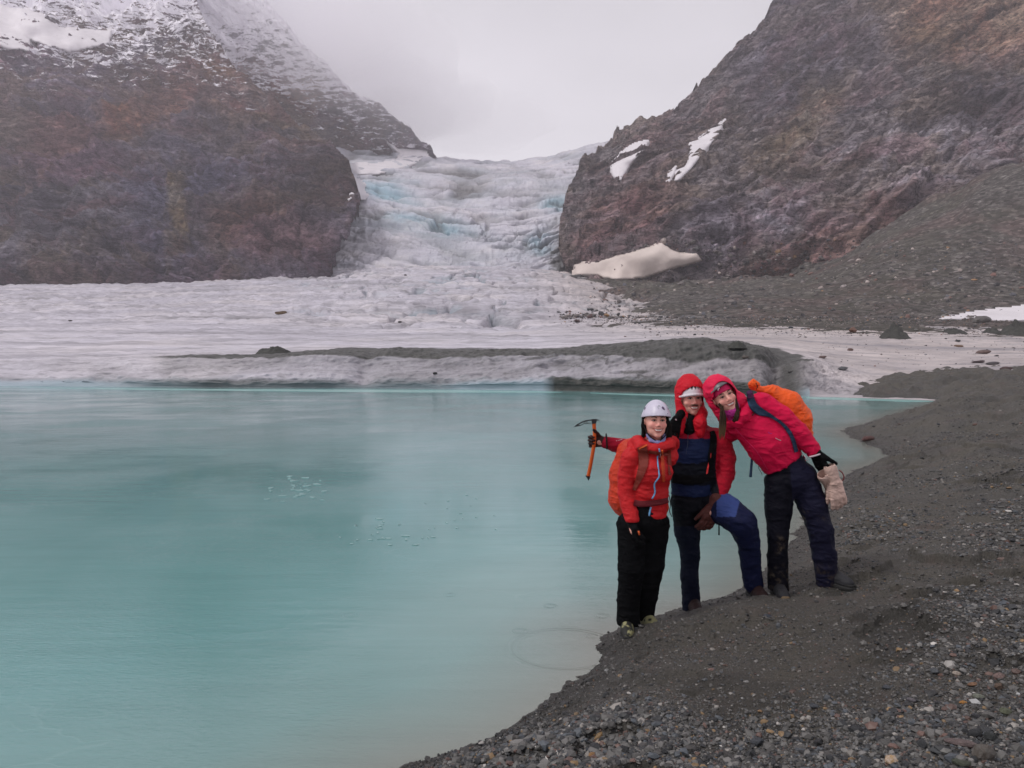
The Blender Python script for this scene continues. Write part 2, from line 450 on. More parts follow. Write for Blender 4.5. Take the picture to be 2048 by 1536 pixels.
ZR = [(1830, 350, 260, 85, -.45, (1.45, 1.5, 1.6)), (1600, 430, 170, 50, -.5, (1.3, 1.35, 1.5)), (1950, 60, 200, 70, 0, (1.35, 1.1, .80)), (1600, 120, 130, 150, -.9, (.85, .86, 1.0)), (1640, 510, 180, 36, -.35, (1.2, 1.0, 1.0)),
      (1250, 470, 110, 60, -.5, (1.0, .78, .80)), (1300, 320, 120, 40, -.6, (.95, .88, .9)), (1960, 230, 110, 60, 0, (.60, .60, .66)), (1700, 370, 60, 22, -.7, (.62, .58, .60)), (1420, 500, 60, 60, 0, (.85, .85, .95)), (1600, 250, 110, 40, -.7, (1.1, 1.05, .85))]
# ------------------------------------------------------------------ left mountain
spur = []
for (xr, yr, Dr, yl, Dl) in [(672, 610, 304, 620, 290), (668, 552, 306, 560, 292), (700, 492, 335, 500, 305), (726, 435, 365, 440, 325),
        (716, 385, 400, 380, 350), (690, 330, 440, 310, 385), (640, 285, 470, 240, 420), (575, 235, 500, 170, 450),
        (500, 170, 530, 100, 480), (440, 100, 560, 30, 505), (400, 20, 585, -60, 535), (380, -80, 610, -170, 570), (360, -180, 640, -280, 600)]:
    spur.append([(-700 + (xr + 700) * t, yl + (yr - yl) * t ** 1.5, Dl + (Dr - Dl) * t) for t in np.linspace(0, 1, 9) ** 0.8])
A = img_patch(spur, 430, 560); A = curl(A, 'R', 16, 1.5, 5); z1 = zones(A, ZL, 301) * np.array([1.25, 1.2, 1.32])  # pale purple lift paints haze into the left wall's colour
W = to_world(A); W, hL = rock_relief(W, 9.0, -0.35, 3)
V1 = W.reshape(-1, 3); F1 = grid_faces(*W.shape[:2])
far = []
for (xr, yr, D) in [(900, 350, 690), (872, 318, 700), (852, 302, 690), (815, 272, 680), (775, 238, 675), (735, 208, 668), (690, 172, 660), (640, 128, 655),
        (598, 84, 650), (562, 42, 650), (532, 0, 650), (500, -70, 655), (470, -170, 665)]:
    far.append([(330 + (xr - 330) * t, yr + 30 * (1 - t), 640 + (D - 640) * t) for t in np.linspace(0, 1, 7)])
A = img_patch(far, 330, 300); A = curl(A, 'R', 12, 2, 9); z2 = zones(A, ZL, 301) * np.array([1.25, 1.2, 1.32])  # same painted haze lift on the far slope
W, _ = rock_relief(to_world(A), 7.0, -0.7, 13, fine=0.7)
V2 = W.reshape(-1, 3); F2 = grid_faces(*W.shape[:2])
V = np.concatenate([V1, V2]); Fc = np.concatenate([F1, F2 + len(V1)])
tag(mesh_obj('mountain_left', V, Fc, ROCK_L, attrs={'zone': np.concatenate([z1, z2])}), kind='structure')
TERRAIN.append((V, Fc))

# ------------------------------------------------------------------ right mountain
cl = []
for (xl, yl, Dl, yr, Dr) in [(1155, 620, 320, 640, 205), (1118, 520, 345, 520, 215), (1122, 450, 380, 430, 225), (1134, 392, 420, 340, 235), (1162, 340, 460, 265, 250),
        (1212, 299, 490, 195, 270), (1245, 279, 500, 135, 290), (1318, 255, 505, 75, 310), (1368, 212, 505, 15, 330), (1418, 167, 508, -55, 350),
        (1472, 110, 510, -125, 370), (1515, 66, 515, -195, 390), (1556, 4, 520, -270, 410), (1598, -80, 530, -360, 440), (1640, -190, 545, -470, 480)]:
    cl.append([(xl + (2700 - xl) * t, yl + (yr - yl) * t, Dl + (Dr - Dl) * t ** 0.6) for t in (0, .05, .12, .22, .34, .48, .64, .8, 1)])
A = img_patch(cl, 460, 600); A = curl(A, 'L', 14, 1.5, 7); zr = zones(A, ZR, 311) * 1.18
W = to_world(A)
W, _ = rock_relief(W, 8.0, 0.42, 41, yaw=0.2, slab=1.0)
V = W.reshape(-1, 3); Fc = grid_faces(*W.shape[:2])
tag(mesh_obj('mountain_right', V, Fc, ROCK_R, attrs={'zone': zr}), kind='structure')
TERRAIN.append((V, Fc))

# ------------------------------------------------------------------ scree apron under the right wall
xs = [1060, 1180, 1260, 1340, 1450, 1600, 1750, 1900, 2048, 2700]
sc = [[(x, 676, 92) for x in xs],
      [(x, y, d) for x, y, d in zip(xs, [672, 664, 656, 645, 641, 640, 640, 640, 640, 640], [125] * 10)],
      [(x, y, d) for x, y, d in zip(xs, [628, 626, 622, 612, 604, 598, 590, 582, 575, 560], [185, 185, 182, 178, 172, 165, 160, 158, 156, 150])],
      [(x, y, d) for x, y, d in zip(xs, [596, 595, 592, 586, 578, 560, 530, 500, 480, 440], [255, 250, 248, 238, 225, 210, 195, 190, 186, 180])],
      [(x, y, d) for x, y, d in zip(xs, [578, 570, 565, 562, 562, 545, 480, 415, 350, 190], [330, 318, 310, 298, 285, 262, 238, 224, 218, 208])],
      [(x, y, d) for x, y, d in zip(xs, [560, 556, 552, 550, 550, 530, 462, 395, 330, 160], [390, 370, 362, 350, 330, 310, 290, 270, 262, 250])]]
A = img_patch(sc, 300, 520); W = to_world(A)
h = 2.0 * fbm(W / 38, 4, 61) + 0.9 * fbm(W / np.array([7, 7, 7]), 5, 62, 0.65) + 1.2 * fbm(W / np.array([9, 60, 60]), 3, 63) + 7 * fbm(W / 22, 4, 64, .6) * sstep(200, 260, W[..., 1])
W = W + (h * sstep(90, 130, W[..., 1]) + 0)[..., None] * np.array([0, -0.4, 0.8])
tag(mesh_obj('scree_slope', W.reshape(-1, 3), grid_faces(*W.shape[:2]), SCREE), kind='structure')
add_ground(W, grid_faces(*W.shape[:2]))

# ------------------------------------------------------------------ glacier tongue with its ice cliff at the lake
gx = np.array([-500, 0, 310, 560, 720, 900, 1100, 1270, 1400, 1520, 1610, 1700, 1870, 2048, 2700], float)
wy = np.array([771, 772, 774, 776, 776, 778, 781, 785, 788, 790, 792, 795, 801, 812, 825], float)
def rowz(y, z):
    return [(x, yy, ground(x, yy, z).y) for x, yy in zip(gx, y)]
wD = np.array([ground(x, y).y for x, y in zip(gx, wy)])
def row(y, D): return [(a, b, c) for a, b, c in zip(gx, y, D)]
cliff = np.array([0.4, 0.6, 1, 1, 1, 1, 1, 1, 1, 1, .8, .1, 0, 0, 0])            # how steep the front is
uc_y = wy - (6 + 8 * cliff + 6 * (gx > 1080) * cliff)
rim_y = np.array([728, 726, 719, 711, 702, 705, 703, 691, 684, 694, 720, 752, 772, 770, 770], float)
mid_y = (uc_y + rim_y) / 2
g = [row(wy + 14, wD - 0.2), row(wy, wD), row(uc_y, wD + 0.25 + 3 * (1 - cliff)), row(mid_y, wD + 2.0 + 3.5 * (1 - cliff)),
     row(rim_y, wD + 4.2 + 5 * (1 - cliff)),
     row(np.array([712, 711, 709, 704, 699, 700, 698, 688, 686, 696, 712, 728, 742, 742, 742], float), wD + 12 + 3 * (1 - cliff)),
     row(np.array([692, 692, 692, 690, 689, 690, 689, 682, 680, 684, 690, 698, 706, 708, 708], float), np.full(15, 68.)),
     row(np.array([668, 668, 668, 668, 668, 669, 670, 668, 666, 667, 669, 672, 674, 676, 678], float), np.full(15, 92.)),
     row(np.array([640, 640, 640, 641, 643, 645, 646, 646, 645, 645, 646, 648, 649, 650, 650], float), np.full(15, 125.)),
     row(np.array([605, 605, 604, 600, 596, 594, 598, 612, 622, 628, 632, 636, 640, 642, 645], float), np.full(15, 195.)),
     row(np.array([570, 568, 565, 556, 548, 545, 550, 578, 605, 620, 628, 634, 640, 645, 650], float), np.full(15, 300.)),
     row(np.array([564, 562, 560, 549, 536, 532, 540, 570, 602, 620, 628, 634, 640, 645, 650], float), np.full(15, 335.))]
tv = np.concatenate([np.linspace(0, 1, 6)[:-1], np.linspace(1, 4, 90)[:-1], np.linspace(4, 8, 170)[:-1], np.linspace(8, 11, 130)])
tu = np.linspace(0, 14, 1000)
A = img_patch(g, 0, 0, tv, tu); W = to_world(A)
TV = np.broadcast_to(tv[:, None], A.shape[:2]); PX = A[..., 0]
y_ = W[..., 1]
fade = sstep(1.0, 1.6, TV)
front = sstep(1.2, 2.2, TV) * (1 - sstep(4.0, 5.0, TV))
rel = 0.20 * fbm(W * np.array([0.35, 0.9, 0.6]), 5, 71) * (1 + sstep(60, 200, y_) * 4)
rel = rel + 0.05 * fbm(W * np.array([0.8, 3.0, 2]), 4, 72, 0.6) * (1 + sstep(60, 160, y_) * 5)
# scalloped face of the cliff and the notch in it
rel = rel + front * (0.34 * fbm(W * np.array([0.33, 0.33, 0.9]), 5, 73, 0.6, ridged=True) + 0.16 * fbm(W * np.array([2.2, 2.2, 6]), 5, 74, 0.65) + 0.14 * fbm(W * np.array([1.1, 1.1, 1.6]), 3, 77, ridged=True) * sstep(700, 1100, PX))
q = PX + 18 * fbm(W / 3, 2, 75)
notch = 0.6 * np.exp(-((q - 735) / 20) ** 2) + 0.7 * np.exp(-((q - 480) / 9) ** 2) * 0 + 1.5 * np.exp(-((q - 1565) / 30) ** 2)
rel = rel - front * notch * 0.9
# crevasses where the tongue bends below the icefall
cz = sstep(100, 135, y_) * (1 - sstep(290, 340, y_)) * sstep(500, 780, PX) * (1 - sstep(1230, 1330, PX))
wv = W + 6 * np.stack([fbm(W / 18 + 9 * k, 3, 80 + k) for k in range(3)], -1)
cr = fbm(wv * np.array([0.035, 0.11, 0.0]), 3, 84, 0.55, ridged=True)
cr2 = fbm(wv * np.array([0.12, 0.05, 0.0]) + 4, 2, 86, 0.55, ridged=True)
crev = sstep(0.52, 0.8, np.maximum(cr, cr2 - 0.08)) * cz
cl_ = fbm(W * np.array([0.012, 0.035, 0.0]), 4, 88, ridged=True) * (1 - cz) * sstep(55, 80, y_)
crk = np.maximum(sstep(0.62, 0.85, cl_), 0.9 * cz * sstep(.55, .85, fbm(wv * np.array([0.03, 0.30, 0.0]), 3, 187, .5, ridged=True)))
rel = rel - 2.8 * crev - 0.6 * crk + cz * 1.1 * fbm(W / np.array([14, 9, 9]), 3, 89, 0.5)
W = W + (rel * fade)[..., None] * np.where((front > 0.3)[..., None], np.array([0, -0.8, 0.5]), np.array([0, -0.1, 1.0]))
W[..., 2] += 0.16 * fbm(np.stack([W[..., 0] / 1.7, W[..., 0] * 0 + 3, 0 * PX], -1), 4, 176, .6) * sstep(3, 3.9, TV) * (1 - sstep(4.6, 5.4, TV)) * sstep(300, 480, PX) * (1 - sstep(1600, 1680, PX))
# dirt on rim and right hand lobe; painted shade in undercut, hollow, notch, cracks
rn = fbm(W * np.array([0.35, 0.8, 0.8]), 5, 91, 0.6)
rimc = 4.10 + 0.14 * rn
thick = np.interp(PX, [260, 330, 520, 560, 600, 700, 830, 1000, 1150, 1270, 1400, 1540, 1600, 1640], [0, .20, .42, .75, .55, .95, 1.05, .80, .85, 1.35, 1.55, 1.1, .5, 0])
d_rim = sstep(0, 0.15, thick - np.abs(TV - rimc - 0.25 * thick) + 0.25 * rn * (thick > 0))
under = sstep(2.35, 1.9, TV + 0.12 * rn) * np.interp(PX, [-500, 180, 430, 880, 930, 1085, 1110, 1560, 1600, 1640], [.25, .3, .85, .6, .25, .25, 1, 1, .6, 0])  # shade of the undercut, painted as dark colour
streakf = 0.88 * sstep(-.05, .45, fbm(W * np.array([0.5, 0.5, 4.0]) + 3 * fbm(W / 2.5, 2, 94)[..., None], 5, 93, .65)) * front * sstep(300, 340, PX) * (1 - sstep(1570, 1630, PX)) * (0.55 + 0.45 * sstep(700, 1200, PX))
lobe = sstep(-0.05, 0.35, rn + 0.35 * fbm(W * np.array([3, 3, 3]), 3, 92)) * sstep(950, 1150, PX) * (1 - sstep(1560, 1640, PX)) * (TV > 2) * (1 - sstep(4.0, 4.4, TV)) * 0.65
cave_shade = np.exp(-((q - 1590) / 34) ** 2) * (TV > 1) * (1 - sstep(3.6, 4.2, TV)) * 0.95  # shade of the hollow at the ledge end, painted dark
grey = np.interp(PX, [300, 330, 700, 760, 1100, 1130, 1560, 1640], [0, .30, .34, .48, .42, .62, .62, 0]) * front * (.75 + .5 * rn)
fleck = sstep(0.42, 0.55, fbm(W * np.array([1.1, 1.1, 1.1]), 4, 95, 0.7)) * sstep(1050, 1300, PX) * sstep(60, 100, y_) * 0.85
mor = sstep(0.0, 0.5, fbm(W * np.array([0.10, 0.35, 1]), 5, 96, 0.65) + np.interp(PX, [1000, 1200, 1350], [-1.3, -0.35, 0.25]) ) * sstep(105, 130, y_)
dirt = np.clip(np.maximum.reduce([d_rim * 0.97, streakf, under, lobe, cave_shade, grey, fleck, mor * 0.85, notch * front * 0.5, crk * 0.55, 0.5 * crev]), 0, 1)  # notch, crk and crev terms are painted shade; the rim and moraine are grit
wet = (1 - sstep(1.5, 2.3, TV)) * (PX < 1620)
blue = np.clip(np.maximum(crev * 0.55 * sstep(0.1, 0.5, fbm(W / 25, 2, 97) + .3), 0.5 * wet), 0, 1)
tag(mesh_obj('glacier', W.reshape(-1, 3), grid_faces(*W.shape[:2]), ICE,
             attrs={'dirt': dirt.ravel(), 'blue': blue.ravel()}), kind='structure')
add_ground(W, grid_faces(*W.shape[:2]))

# ------------------------------------------------------------------ icefall
def frow(y, D, x0=640, x1=1330, n=9, dip=0.0):
    return [(x0 + (x1 - x0) * t, yy, D) for t, yy in zip(np.linspace(0, 1, n), np.broadcast_to(y, n))]
ic = [frow(600, 282, 668), frow(562, 314, 630), frow(530, 342, 630), frow(480, 384, 650), frow([420, 425, 428, 430, 430, 425, 420, 415, 410], 425),
      frow([385, 388, 392, 392, 390, 388, 384, 380, 375], 490), frow([330, 335, 342, 350, 352, 350, 342, 325, 310], 570),
      frow([290, 300, 308, 320, 327, 328, 318, 296, 275], 660, 600, 1290), frow([286, 296, 302, 313, 321, 322, 310, 290, 270], 720, 620, 1280)]
A = img_patch(ic, 430, 520); A = curl(A, 'T', 10, 3, 8); W = to_world(A)
PX = A[..., 0]; PY = A[..., 1]; TVf = np.linspace(0, 9, A.shape[0])[:, None] + 0 * PX
wv = W + 10 * np.stack([fbm(W / 40 + 9 * k, 3, 100 + k) for k in range(3)], -1)
low = 1 - sstep(400, 330, PY) * 0 - sstep(1.0, 0.0, (PY - 395) / 60)
wp = 9 * np.stack([fbm(W / 30 + 60 + 9 * k_, 3, 140 + k_) for k_ in range(2)], -1)
qx, qy = PX + wp[..., 0] * 1.5, PY + wp[..., 1]
ga = np.interp(qy, [300, 350, 390, 430, 480, 560], [-16, -6, 26, 52, 64, 50])
garc = qy + ga * 1.3 * np.tanh(((qx - 990) / 250) ** 2 / 1.3) + 0.10 * (qx - 990) * sstep(420, 500, qy)      # level lines arch over the bulge of the fall
arc = wv[..., 1] + 0.35 * np.abs(wv[..., 0] + 10) * 0.6
tr = fbm(np.stack([wv[..., 0] * 0.012, arc * 0.10, 0 * arc], -1), 4, 110, 0.6, ridged=True)       # transverse crevasses
# longitudinal flow bands fanning out below
fan = (wv[..., 0] - 5) / (1 + (520 - np.minimum(wv[..., 1], 520)) * 0.004)
lo = fbm(np.stack([fan * 0.12, wv[..., 1] * 0.022, 0 * arc], -1), 4, 120, 0.6, ridged=True)
bandr = fbm(np.stack([qx * 0.006, garc * 0.055, 0 * garc], -1), 3, 150, 0.5, ridged=True)
bandf = fbm(np.stack([qx * 0.012, garc * 0.14, 0 * garc], -1), 2, 160, 0.5, ridged=True)
ser = fbm(W / np.array([5, 8, 5]), 5, 125, 0.65, ridged=True)
k = sstep(395, 450, PY)
vz = np.exp(-((PX - 1060) / 55) ** 2 - ((PY - 470) / 45) ** 2)
gate_ = 0.35 + 0.65 * sstep(-.3, .3, fbm(W / 35, 3, 170))
crev_ = np.clip(np.maximum.reduce([sstep(.22, .75, bandr), 0.85 * sstep(.30, .80, bandf), 1.0 * sstep(.30, .8, lo) * vz, 0.7 * sstep(.35, .85, lo) * k]) * gate_, 0, 1)
ridge = -1.1 * crev_ + 0.35 * fbm(np.stack([qx * 0.01, garc * 0.05, 0 * garc], -1), 3, 171)
fade = sstep(600, 570, PY)
rel = (4.2 * ridge + 1.2 * ser + 6.0 * fbm(W / 60, 3, 128)) * (0.35 + 0.65 * fade)
step = 4.5 * np.exp(-((PY - 405 - 14 * fbm(W / 50, 2, 129)) / 12) ** 2) + 3 * np.exp(-((PY - 455 - 14 * fbm(W / 50, 2, 139)) / 9) ** 2) * (PX < 900)
W = W + (rel - step)[..., None] * np.array([0, -0.55, 0.8])
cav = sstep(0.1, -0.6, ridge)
bn = fbm(W / 28, 3, 130)
zone = np.maximum.reduce([np.exp(-((PX - 770) / 70) ** 2 - ((PY - 378) / 26) ** 2), np.exp(-((PX - 1115) / 40) ** 2 - ((PY - 400) / 16) ** 2),
                          np.exp(-((PX - 820) / 120) ** 2 - ((PY - 455) / 26) ** 2), np.exp(-((PX - 1090) / 35) ** 2 - ((PY - 480) / 30) ** 2), 0.15 + 0 * PX])
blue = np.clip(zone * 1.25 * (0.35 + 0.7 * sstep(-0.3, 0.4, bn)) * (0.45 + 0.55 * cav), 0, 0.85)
band = sstep(0.15, 0.5, fbm(np.stack([fan * 0.16, wv[..., 1] * 0.03, 0 * arc], -1), 5, 131, 0.65)) * 0.25
eb = 34 * fbm(W / np.array([14, 14, 14]), 5, 133, .65)
edge = sstep(1085, 1125, PX + eb) * sstep(488, 530, PY + eb) * .9 + 0.3 * sstep(1085, 1130, PX + eb) * sstep(410, 470, PY)
lines = 0.88 * crev_  # crevasse shade painted as dark colour
dirt = np.clip(np.maximum.reduce([band, lines, 0.30 * cav * sstep(0, .3, ser), np.clip(edge, 0, .9)]), 0, 1)  # band and edge are grit; lines and cav darken recesses with painted shade
tag(mesh_obj('glacier_icefall', W.reshape(-1, 3), grid_faces(*W.shape[:2]), ICEF,
             attrs={'dirt': dirt.ravel(), 'blue': blue.ravel()}), kind='structure')
add_ground(W, grid_faces(*W.shape[:2]))

# ------------------------------------------------------------------ ray casts on the far terrain
def build_bvh():
    vs = []; fs = []; o = 0
    for v, f in TERRAIN:
        vs.append(v); fs.append(f + o); o += len(v)
    return BVHTree.FromPolygons(np.concatenate(vs).tolist(), np.concatenate(fs).tolist())
BVH = build_bvh()

def hit(px, py):
    d = ray(px, py).normalized()
    p, nrm, i, dist = BVH.ray_cast(CAMP, d)
    return (p, d) if p is not None else (None, d)

def snow_patch(name, poly, thick, mat, res=3.0, rough_edge=5.0, kind='structure', label=None, cat=None):
    P = np.array(poly, float); x0, y0 = P.min(0) - 6; x1, y1 = P.max(0) + 6
    nx = int((x1 - x0) / res) + 2; ny = int((y1 - y0) / res) + 2
    X, Y = np.meshgrid(np.linspace(x0, x1, nx), np.linspace(y0, y1, ny))
    n = rough_edge * fbm(np.stack([X / 14, Y / 14, 0 * X], -1), 4, len(name) + int(x0))
    Xq = (X + n).ravel(); Yq = (Y - 0.6 * n).ravel()
    best = np.full(Xq.shape, 1e9); ins = np.zeros(Xq.shape, bool)
    for a, b in zip(P, np.roll(P, -1, 0)):
        e = b - a; t = np.clip(((Xq - a[0]) * e[0] + (Yq - a[1]) * e[1]) / (e @ e), 0, 1)
        best = np.minimum(best, np.hypot(Xq - a[0] - t * e[0], Yq - a[1] - t * e[1]))
        c = (a[1] > Yq) != (b[1] > Yq)
        with np.errstate(divide='ignore', invalid='ignore'):
            ins ^= c & (Xq < a[0] + (Yq - a[1]) / (b[1] - a[1]) * (b[0] - a[0]))
    sd = np.where(ins, best, -best)
    V = np.zeros((len(Xq), 3)); ok = np.zeros(len(Xq), bool)
    dep = np.full(len(Xq), np.nan)
    for i, (x, y) in enumerate(zip(X.ravel(), Y.ravel())):
        if sd[i] > -2.5 * res:
            p, d = hit(x, y)
            if p is not None: V[i] = p; ok[i] = True; dep[i] = p.y
    D = dep.reshape(ny, nx)
    for _ in range(24):                                # settle the snow: smooth the depth it lies at
        pad = np.pad(D, 1, constant_values=np.nan)
        st = np.stack([pad[1:-1, 1:-1], pad[:-2, 1:-1], pad[2:, 1:-1], pad[1:-1, :-2], pad[1:-1, 2:]])
        with np.errstate(all='ignore'):
            import warnings; warnings.simplefilter('ignore')
            D = np.where(np.isnan(D), np.nan, np.nanmean(st, 0))
    lift = np.where(sd > 0, thick * (0.6 + 1.1 * np.minimum(1, sd / (5 * res)) ** 0.6), (sd / res * 1.6 + .3) * thick)
    Dl = D.ravel() - lift - np.where(sd > 0, 0.004 * D.ravel(), 0)
    W = unproj(X.ravel(), Y.ravel(), np.where(np.isnan(Dl), 100, Dl))
    i = np.arange(nx * ny).reshape(ny, nx)
    q = np.stack([i[:-1, :-1], i[1:, :-1], i[1:, 1:], i[:-1, 1:]], -1).reshape(-1, 4)
    q = q[ok[q].all(1)]
    used = np.unique(q); mp = np.zeros(nx * ny, int); mp[used] = np.arange(len(used))
    o = mesh_obj(name, W[used], mp[q], mat)
    tag(o, kind='structure')
    return o
snow_patch('snow_field', [(-60, 0), (60, 20), (130, 58), (222, 62), (222, 88), (140, 104), (100, 94), (60, 80), (60, 104), (20, 98), (-60, 80)], 2.0, SNOW_W)
snow_patch('snow_field', [(770, 281), (800, 298), (848, 303), (856, 316), (830, 330), (800, 338), (760, 348), (715, 350), (692, 332), (745, 330), (795, 325), (800, 312)], 1.5, SNOW_W, 2.5)
snow_patch('snow_field', [(708, 358), (728, 370), (722, 380), (736, 392), (700, 398), (706, 380)], 1.0, SNOW_W, 2.5)
snow_patch('snow_field', [(1220, 336), (1245, 306), (1268, 290), (1297, 283), (1288, 302), (1265, 325), (1240, 363), (1228, 355)], 2.0, SNOW_W, 2.5, 3)
snow_patch('snow_field', [(1449, 243), (1440, 265), (1412, 300), (1385, 335), (1360, 360), (1350, 362), (1352, 345), (1370, 335), (1382, 300), (1380, 290), (1400, 278)], 2.0, SNOW_W, 2.5, 3)
snow_patch('snow_field', [(1352, 335), (1350, 345), (1337, 369), (1334, 366), (1342, 345)], 1.0, SNOW_W, 2.5, 1)
snow_patch('snow_field', [(1150, 532), (1200, 522), (1260, 506), (1300, 494), (1326, 485), (1342, 500), (1365, 508), (1392, 506), (1402, 522), (1340, 538), (1290, 555), (1230, 560), (1190, 550), (1152, 549)], 1.1, SNOW_C, 3.0, 3)
snow_patch('snow_field', [(1880, 640), (1960, 626), (2060, 614), (2200, 600), (2200, 640), (2060, 641)], 0.8, SNOW_W, 3.0, 3)

# ------------------------------------------------------------------ gravel bank
rows = np.concatenate([np.linspace(-4, 2.1, 30), np.geomspace(2.2, 75, 980)]); cols = np.concatenate([np.linspace(-500, 590, 60), np.linspace(600, 2300, 900), np.linspace(2315, 2900, 40)])
NR, NC = len(rows), len(cols)
PXg, Dg = np.meshgrid(cols, rows)
X = (PXg - 1024) / F * np.maximum(Dg, 2.2); XY = np.stack([X.ravel(), Dg.ravel()], 1)
sd = shore_sd(XY); keep = sd > -1.2
z = np.full(len(XY), -0.5); z[keep] = bank_z(XY[keep], sd[keep])
V = np.concatenate([XY, z[:, None]], 1); q = grid_faces(NR, NC); q = q[keep[q].all(1)]
used = np.unique(q); mp = np.zeros(len(V), int); mp[used] = np.arange(len(used))
# wet silt, sand flats and stony bands
def zone_stone(xy):
    p3 = np.concatenate([xy, 0 * xy[:, :1]], 1)
    n = fbm(p3 / 1.3, 4, 201) ; s = shore_sd(xy)
    base = sstep(-0.15, 0.35, n)
    d, x = xy[:, 1], xy[:, 0]
    px = x / d * F + 1024; py = 705 + F * 1.75 / d
    near_l = np.exp(-((px - 1120) / 190) ** 2 - ((py - 1490) / 90) ** 2)
    near_r = np.exp(-((px - 1990) / 170) ** 2 - ((py - 1430) / 130) ** 2) * (.25 + .75 * sstep(-.25, .3, fbm(p3 / .45, 3, 208)))
    mid_r = np.exp(-((px - 1740) / 120) ** 2 - ((py - 1070) / 45) ** 2) + np.exp(-((px - 2010) / 90) ** 2 - ((py - 1110) / 60) ** 2)
    far_b = sstep(8, 10, d) * 0.55 * sstep(-0.3, 0.3, fbm(p3 / np.array([3, 2, 1]), 3, 207))
    return np.clip(0.30 * base + 0.14 + near_l + near_r + mid_r * 0.9 + far_b, 0.10, 1)
zs = zone_stone(V[used][:, :2])
def mat_gravel():
    M = Mat('wet_gravel', rough=0.55, spec=0.45)
    v = M.obj()
    c = M.ramp(M.noise(v, 60, 8, 0.8), [(0.28, (0.020, 0.019, 0.017)), (0.5, (0.066, 0.061, 0.054)), (0.64, (0.125, 0.116, 0.106)), (0.78, (0.30, 0.29, 0.28))])
    c = M.mix(M.ramp(M.noise(v, 0.9, 5, 0.6, 0.6), [(0.4, 0.0), (0.65, 0.65)]), c, (0.080, 0.070, 0.053))
    c = M.mix(M.ramp(M.noise(M.obj(loc=(3, 8, 1)), 2.6, 5, 0.6), [(0.56, 0.0), (0.72, 0.45)]), c, (0.12, 0.083, 0.078))
    wet = M.attr('wet')
    c = M.mix(wet, c, M.mix(0.55, c, (0.014, 0.014, 0.013)))
    M.color(c)
    M.set(M.b.inputs['Roughness'], M.math('MULTIPLY_ADD', wet, -0.32, 0.66))
    b1 = M.bump(M.noise(v, 45, 8, 0.8), 1.0, 0.02)
    return M.m
GRAVEL = mat_gravel()
_p = V[used] * np.array([1, 1, 0])
wet = np.maximum(np.clip(1.0 - sd[used] / 0.55, 0, 1) ** 0.7, 0.75 * sstep(0.0, 0.35, fbm(_p / 0.55, 4, 211, .6)))
gb = mesh_obj('ground', V[used], mp[q], GRAVEL, attrs={'wet': wet})
tag(gb, kind='structure')

# ------------------------------------------------------------------ lake
rows = np.concatenate([np.linspace(-12, 1, 12), np.geomspace(1.5, 80, 420)]); cols = np.linspace(-1, 1, 420)
Dg, Ug = np.meshgrid(rows, cols, indexing='ij')
X = Ug * np.maximum(12, Dg * 1.05 + 6)
XY = np.stack([X.ravel(), Dg.ravel()], 1); sd = shore_sd(XY)
M = Mat('glacial_lake', rough=0.06, spec=1.0)
M.b.inputs['IOR'].default_value = 1.33
v = M.obj()
dep = M.attr('shore')
deep = M.ramp(M.noise(M.obj(scale=(0.22, 0.12, 1)), 1.0, 4, 0.55, 0.8), [(0.35, (0.110, 0.276, 0.271)), (0.65, (0.172, 0.342, 0.345))])
c = M.mix(M.ramp(dep, [(0.0, 1.0), (0.10, 0.72), (0.28, 0.30), (0.8, 0.0)]), deep, (0.20, 0.215, 0.19))
# hair-thin pressure lines in the skim ice
ln = M.n('TexVoronoi', feature='DISTANCE_TO_EDGE'); 
nn = M.n('TexNoise'); M.link(v, nn.inputs['Vector']); nn.inputs['Scale'].default_value = 1.4; nn.inputs['Detail'].default_value = 3
vm = M.n('VectorMath', operation='MULTIPLY_ADD'); M.link(nn.outputs['Color'], vm.inputs[0]); vm.inputs[1].default_value = (0.9, 0.9, 0); M.link(v, vm.inputs[2])
mp2 = M.n('Mapping'); M.link(vm.outputs[0], mp2.inputs['Vector']); mp2.inputs['Scale'].default_value = (0.42, 1.5, 1); mp2.inputs['Rotation'].default_value = (0, 0, 0.25)
M.link(mp2.outputs[0], ln.inputs['Vector']); ln.inputs['Scale'].default_value = 0.9
line = M.ramp(ln.outputs['Distance'], [(0.0, 1.0), (0.012, 0.0)])
msk = M.ramp(M.noise(M.obj(loc=(5, 2, 0)), 0.55, 3, 0.5), [(0.48, 0.0), (0.62, 1.0)])
lm = M.math('MULTIPLY', line, msk)
c = M.mix(M.math('MULTIPLY', lm, 0.06), c, (0.45, 0.60, 0.58))
c = M.mix(0.45, c, M.ramp(M.noise(M.obj(scale=(0.22, 2.0, 1), rot=(0, 0, .08)), 1.6, 8, 0.7, 0.8), [(0.3, 0.86), (0.5, 1.0), (0.7, 1.12)]), 'MULTIPLY')
M.color(c)
skin = M.ramp(M.noise(M.obj(scale=(0.25, 0.55, 1), loc=(1, 0, 0)), 0.8, 4, 0.6, 0.6), [(0.42, 0.045), (0.60, 0.16)])
M.set(M.b.inputs['Roughness'], skin)
rip = M.noise(M.obj(scale=(1.0, 2.2, 1)), 16, 4, 0.6, 0.3)
ripm = M.ramp(M.noise(M.obj(loc=(7, 1, 0)), 0.35, 3, 0.5, 0.4), [(0.42, 0.10), (0.62, 1.0)])
rc = ground(1130, 1296)
d1 = M.n('VectorMath', operation='DISTANCE'); M.link(v, d1.inputs[0]); d1.inputs[1].default_value = (rc.x, rc.y, 0)
def ring(dist, r, k, w):
    a = M.math('SUBTRACT', dist, r)
    e = M.math('POWER', 2.718, M.math('MULTIPLY', M.math('MULTIPLY', a, a), -1.0 / (w * w)))
    return M.math('MULTIPLY', M.math('SINE', M.math('MULTIPLY', a, k)), e)
rg = ring(d1.outputs['Value'], 0.36, 150, 0.045)
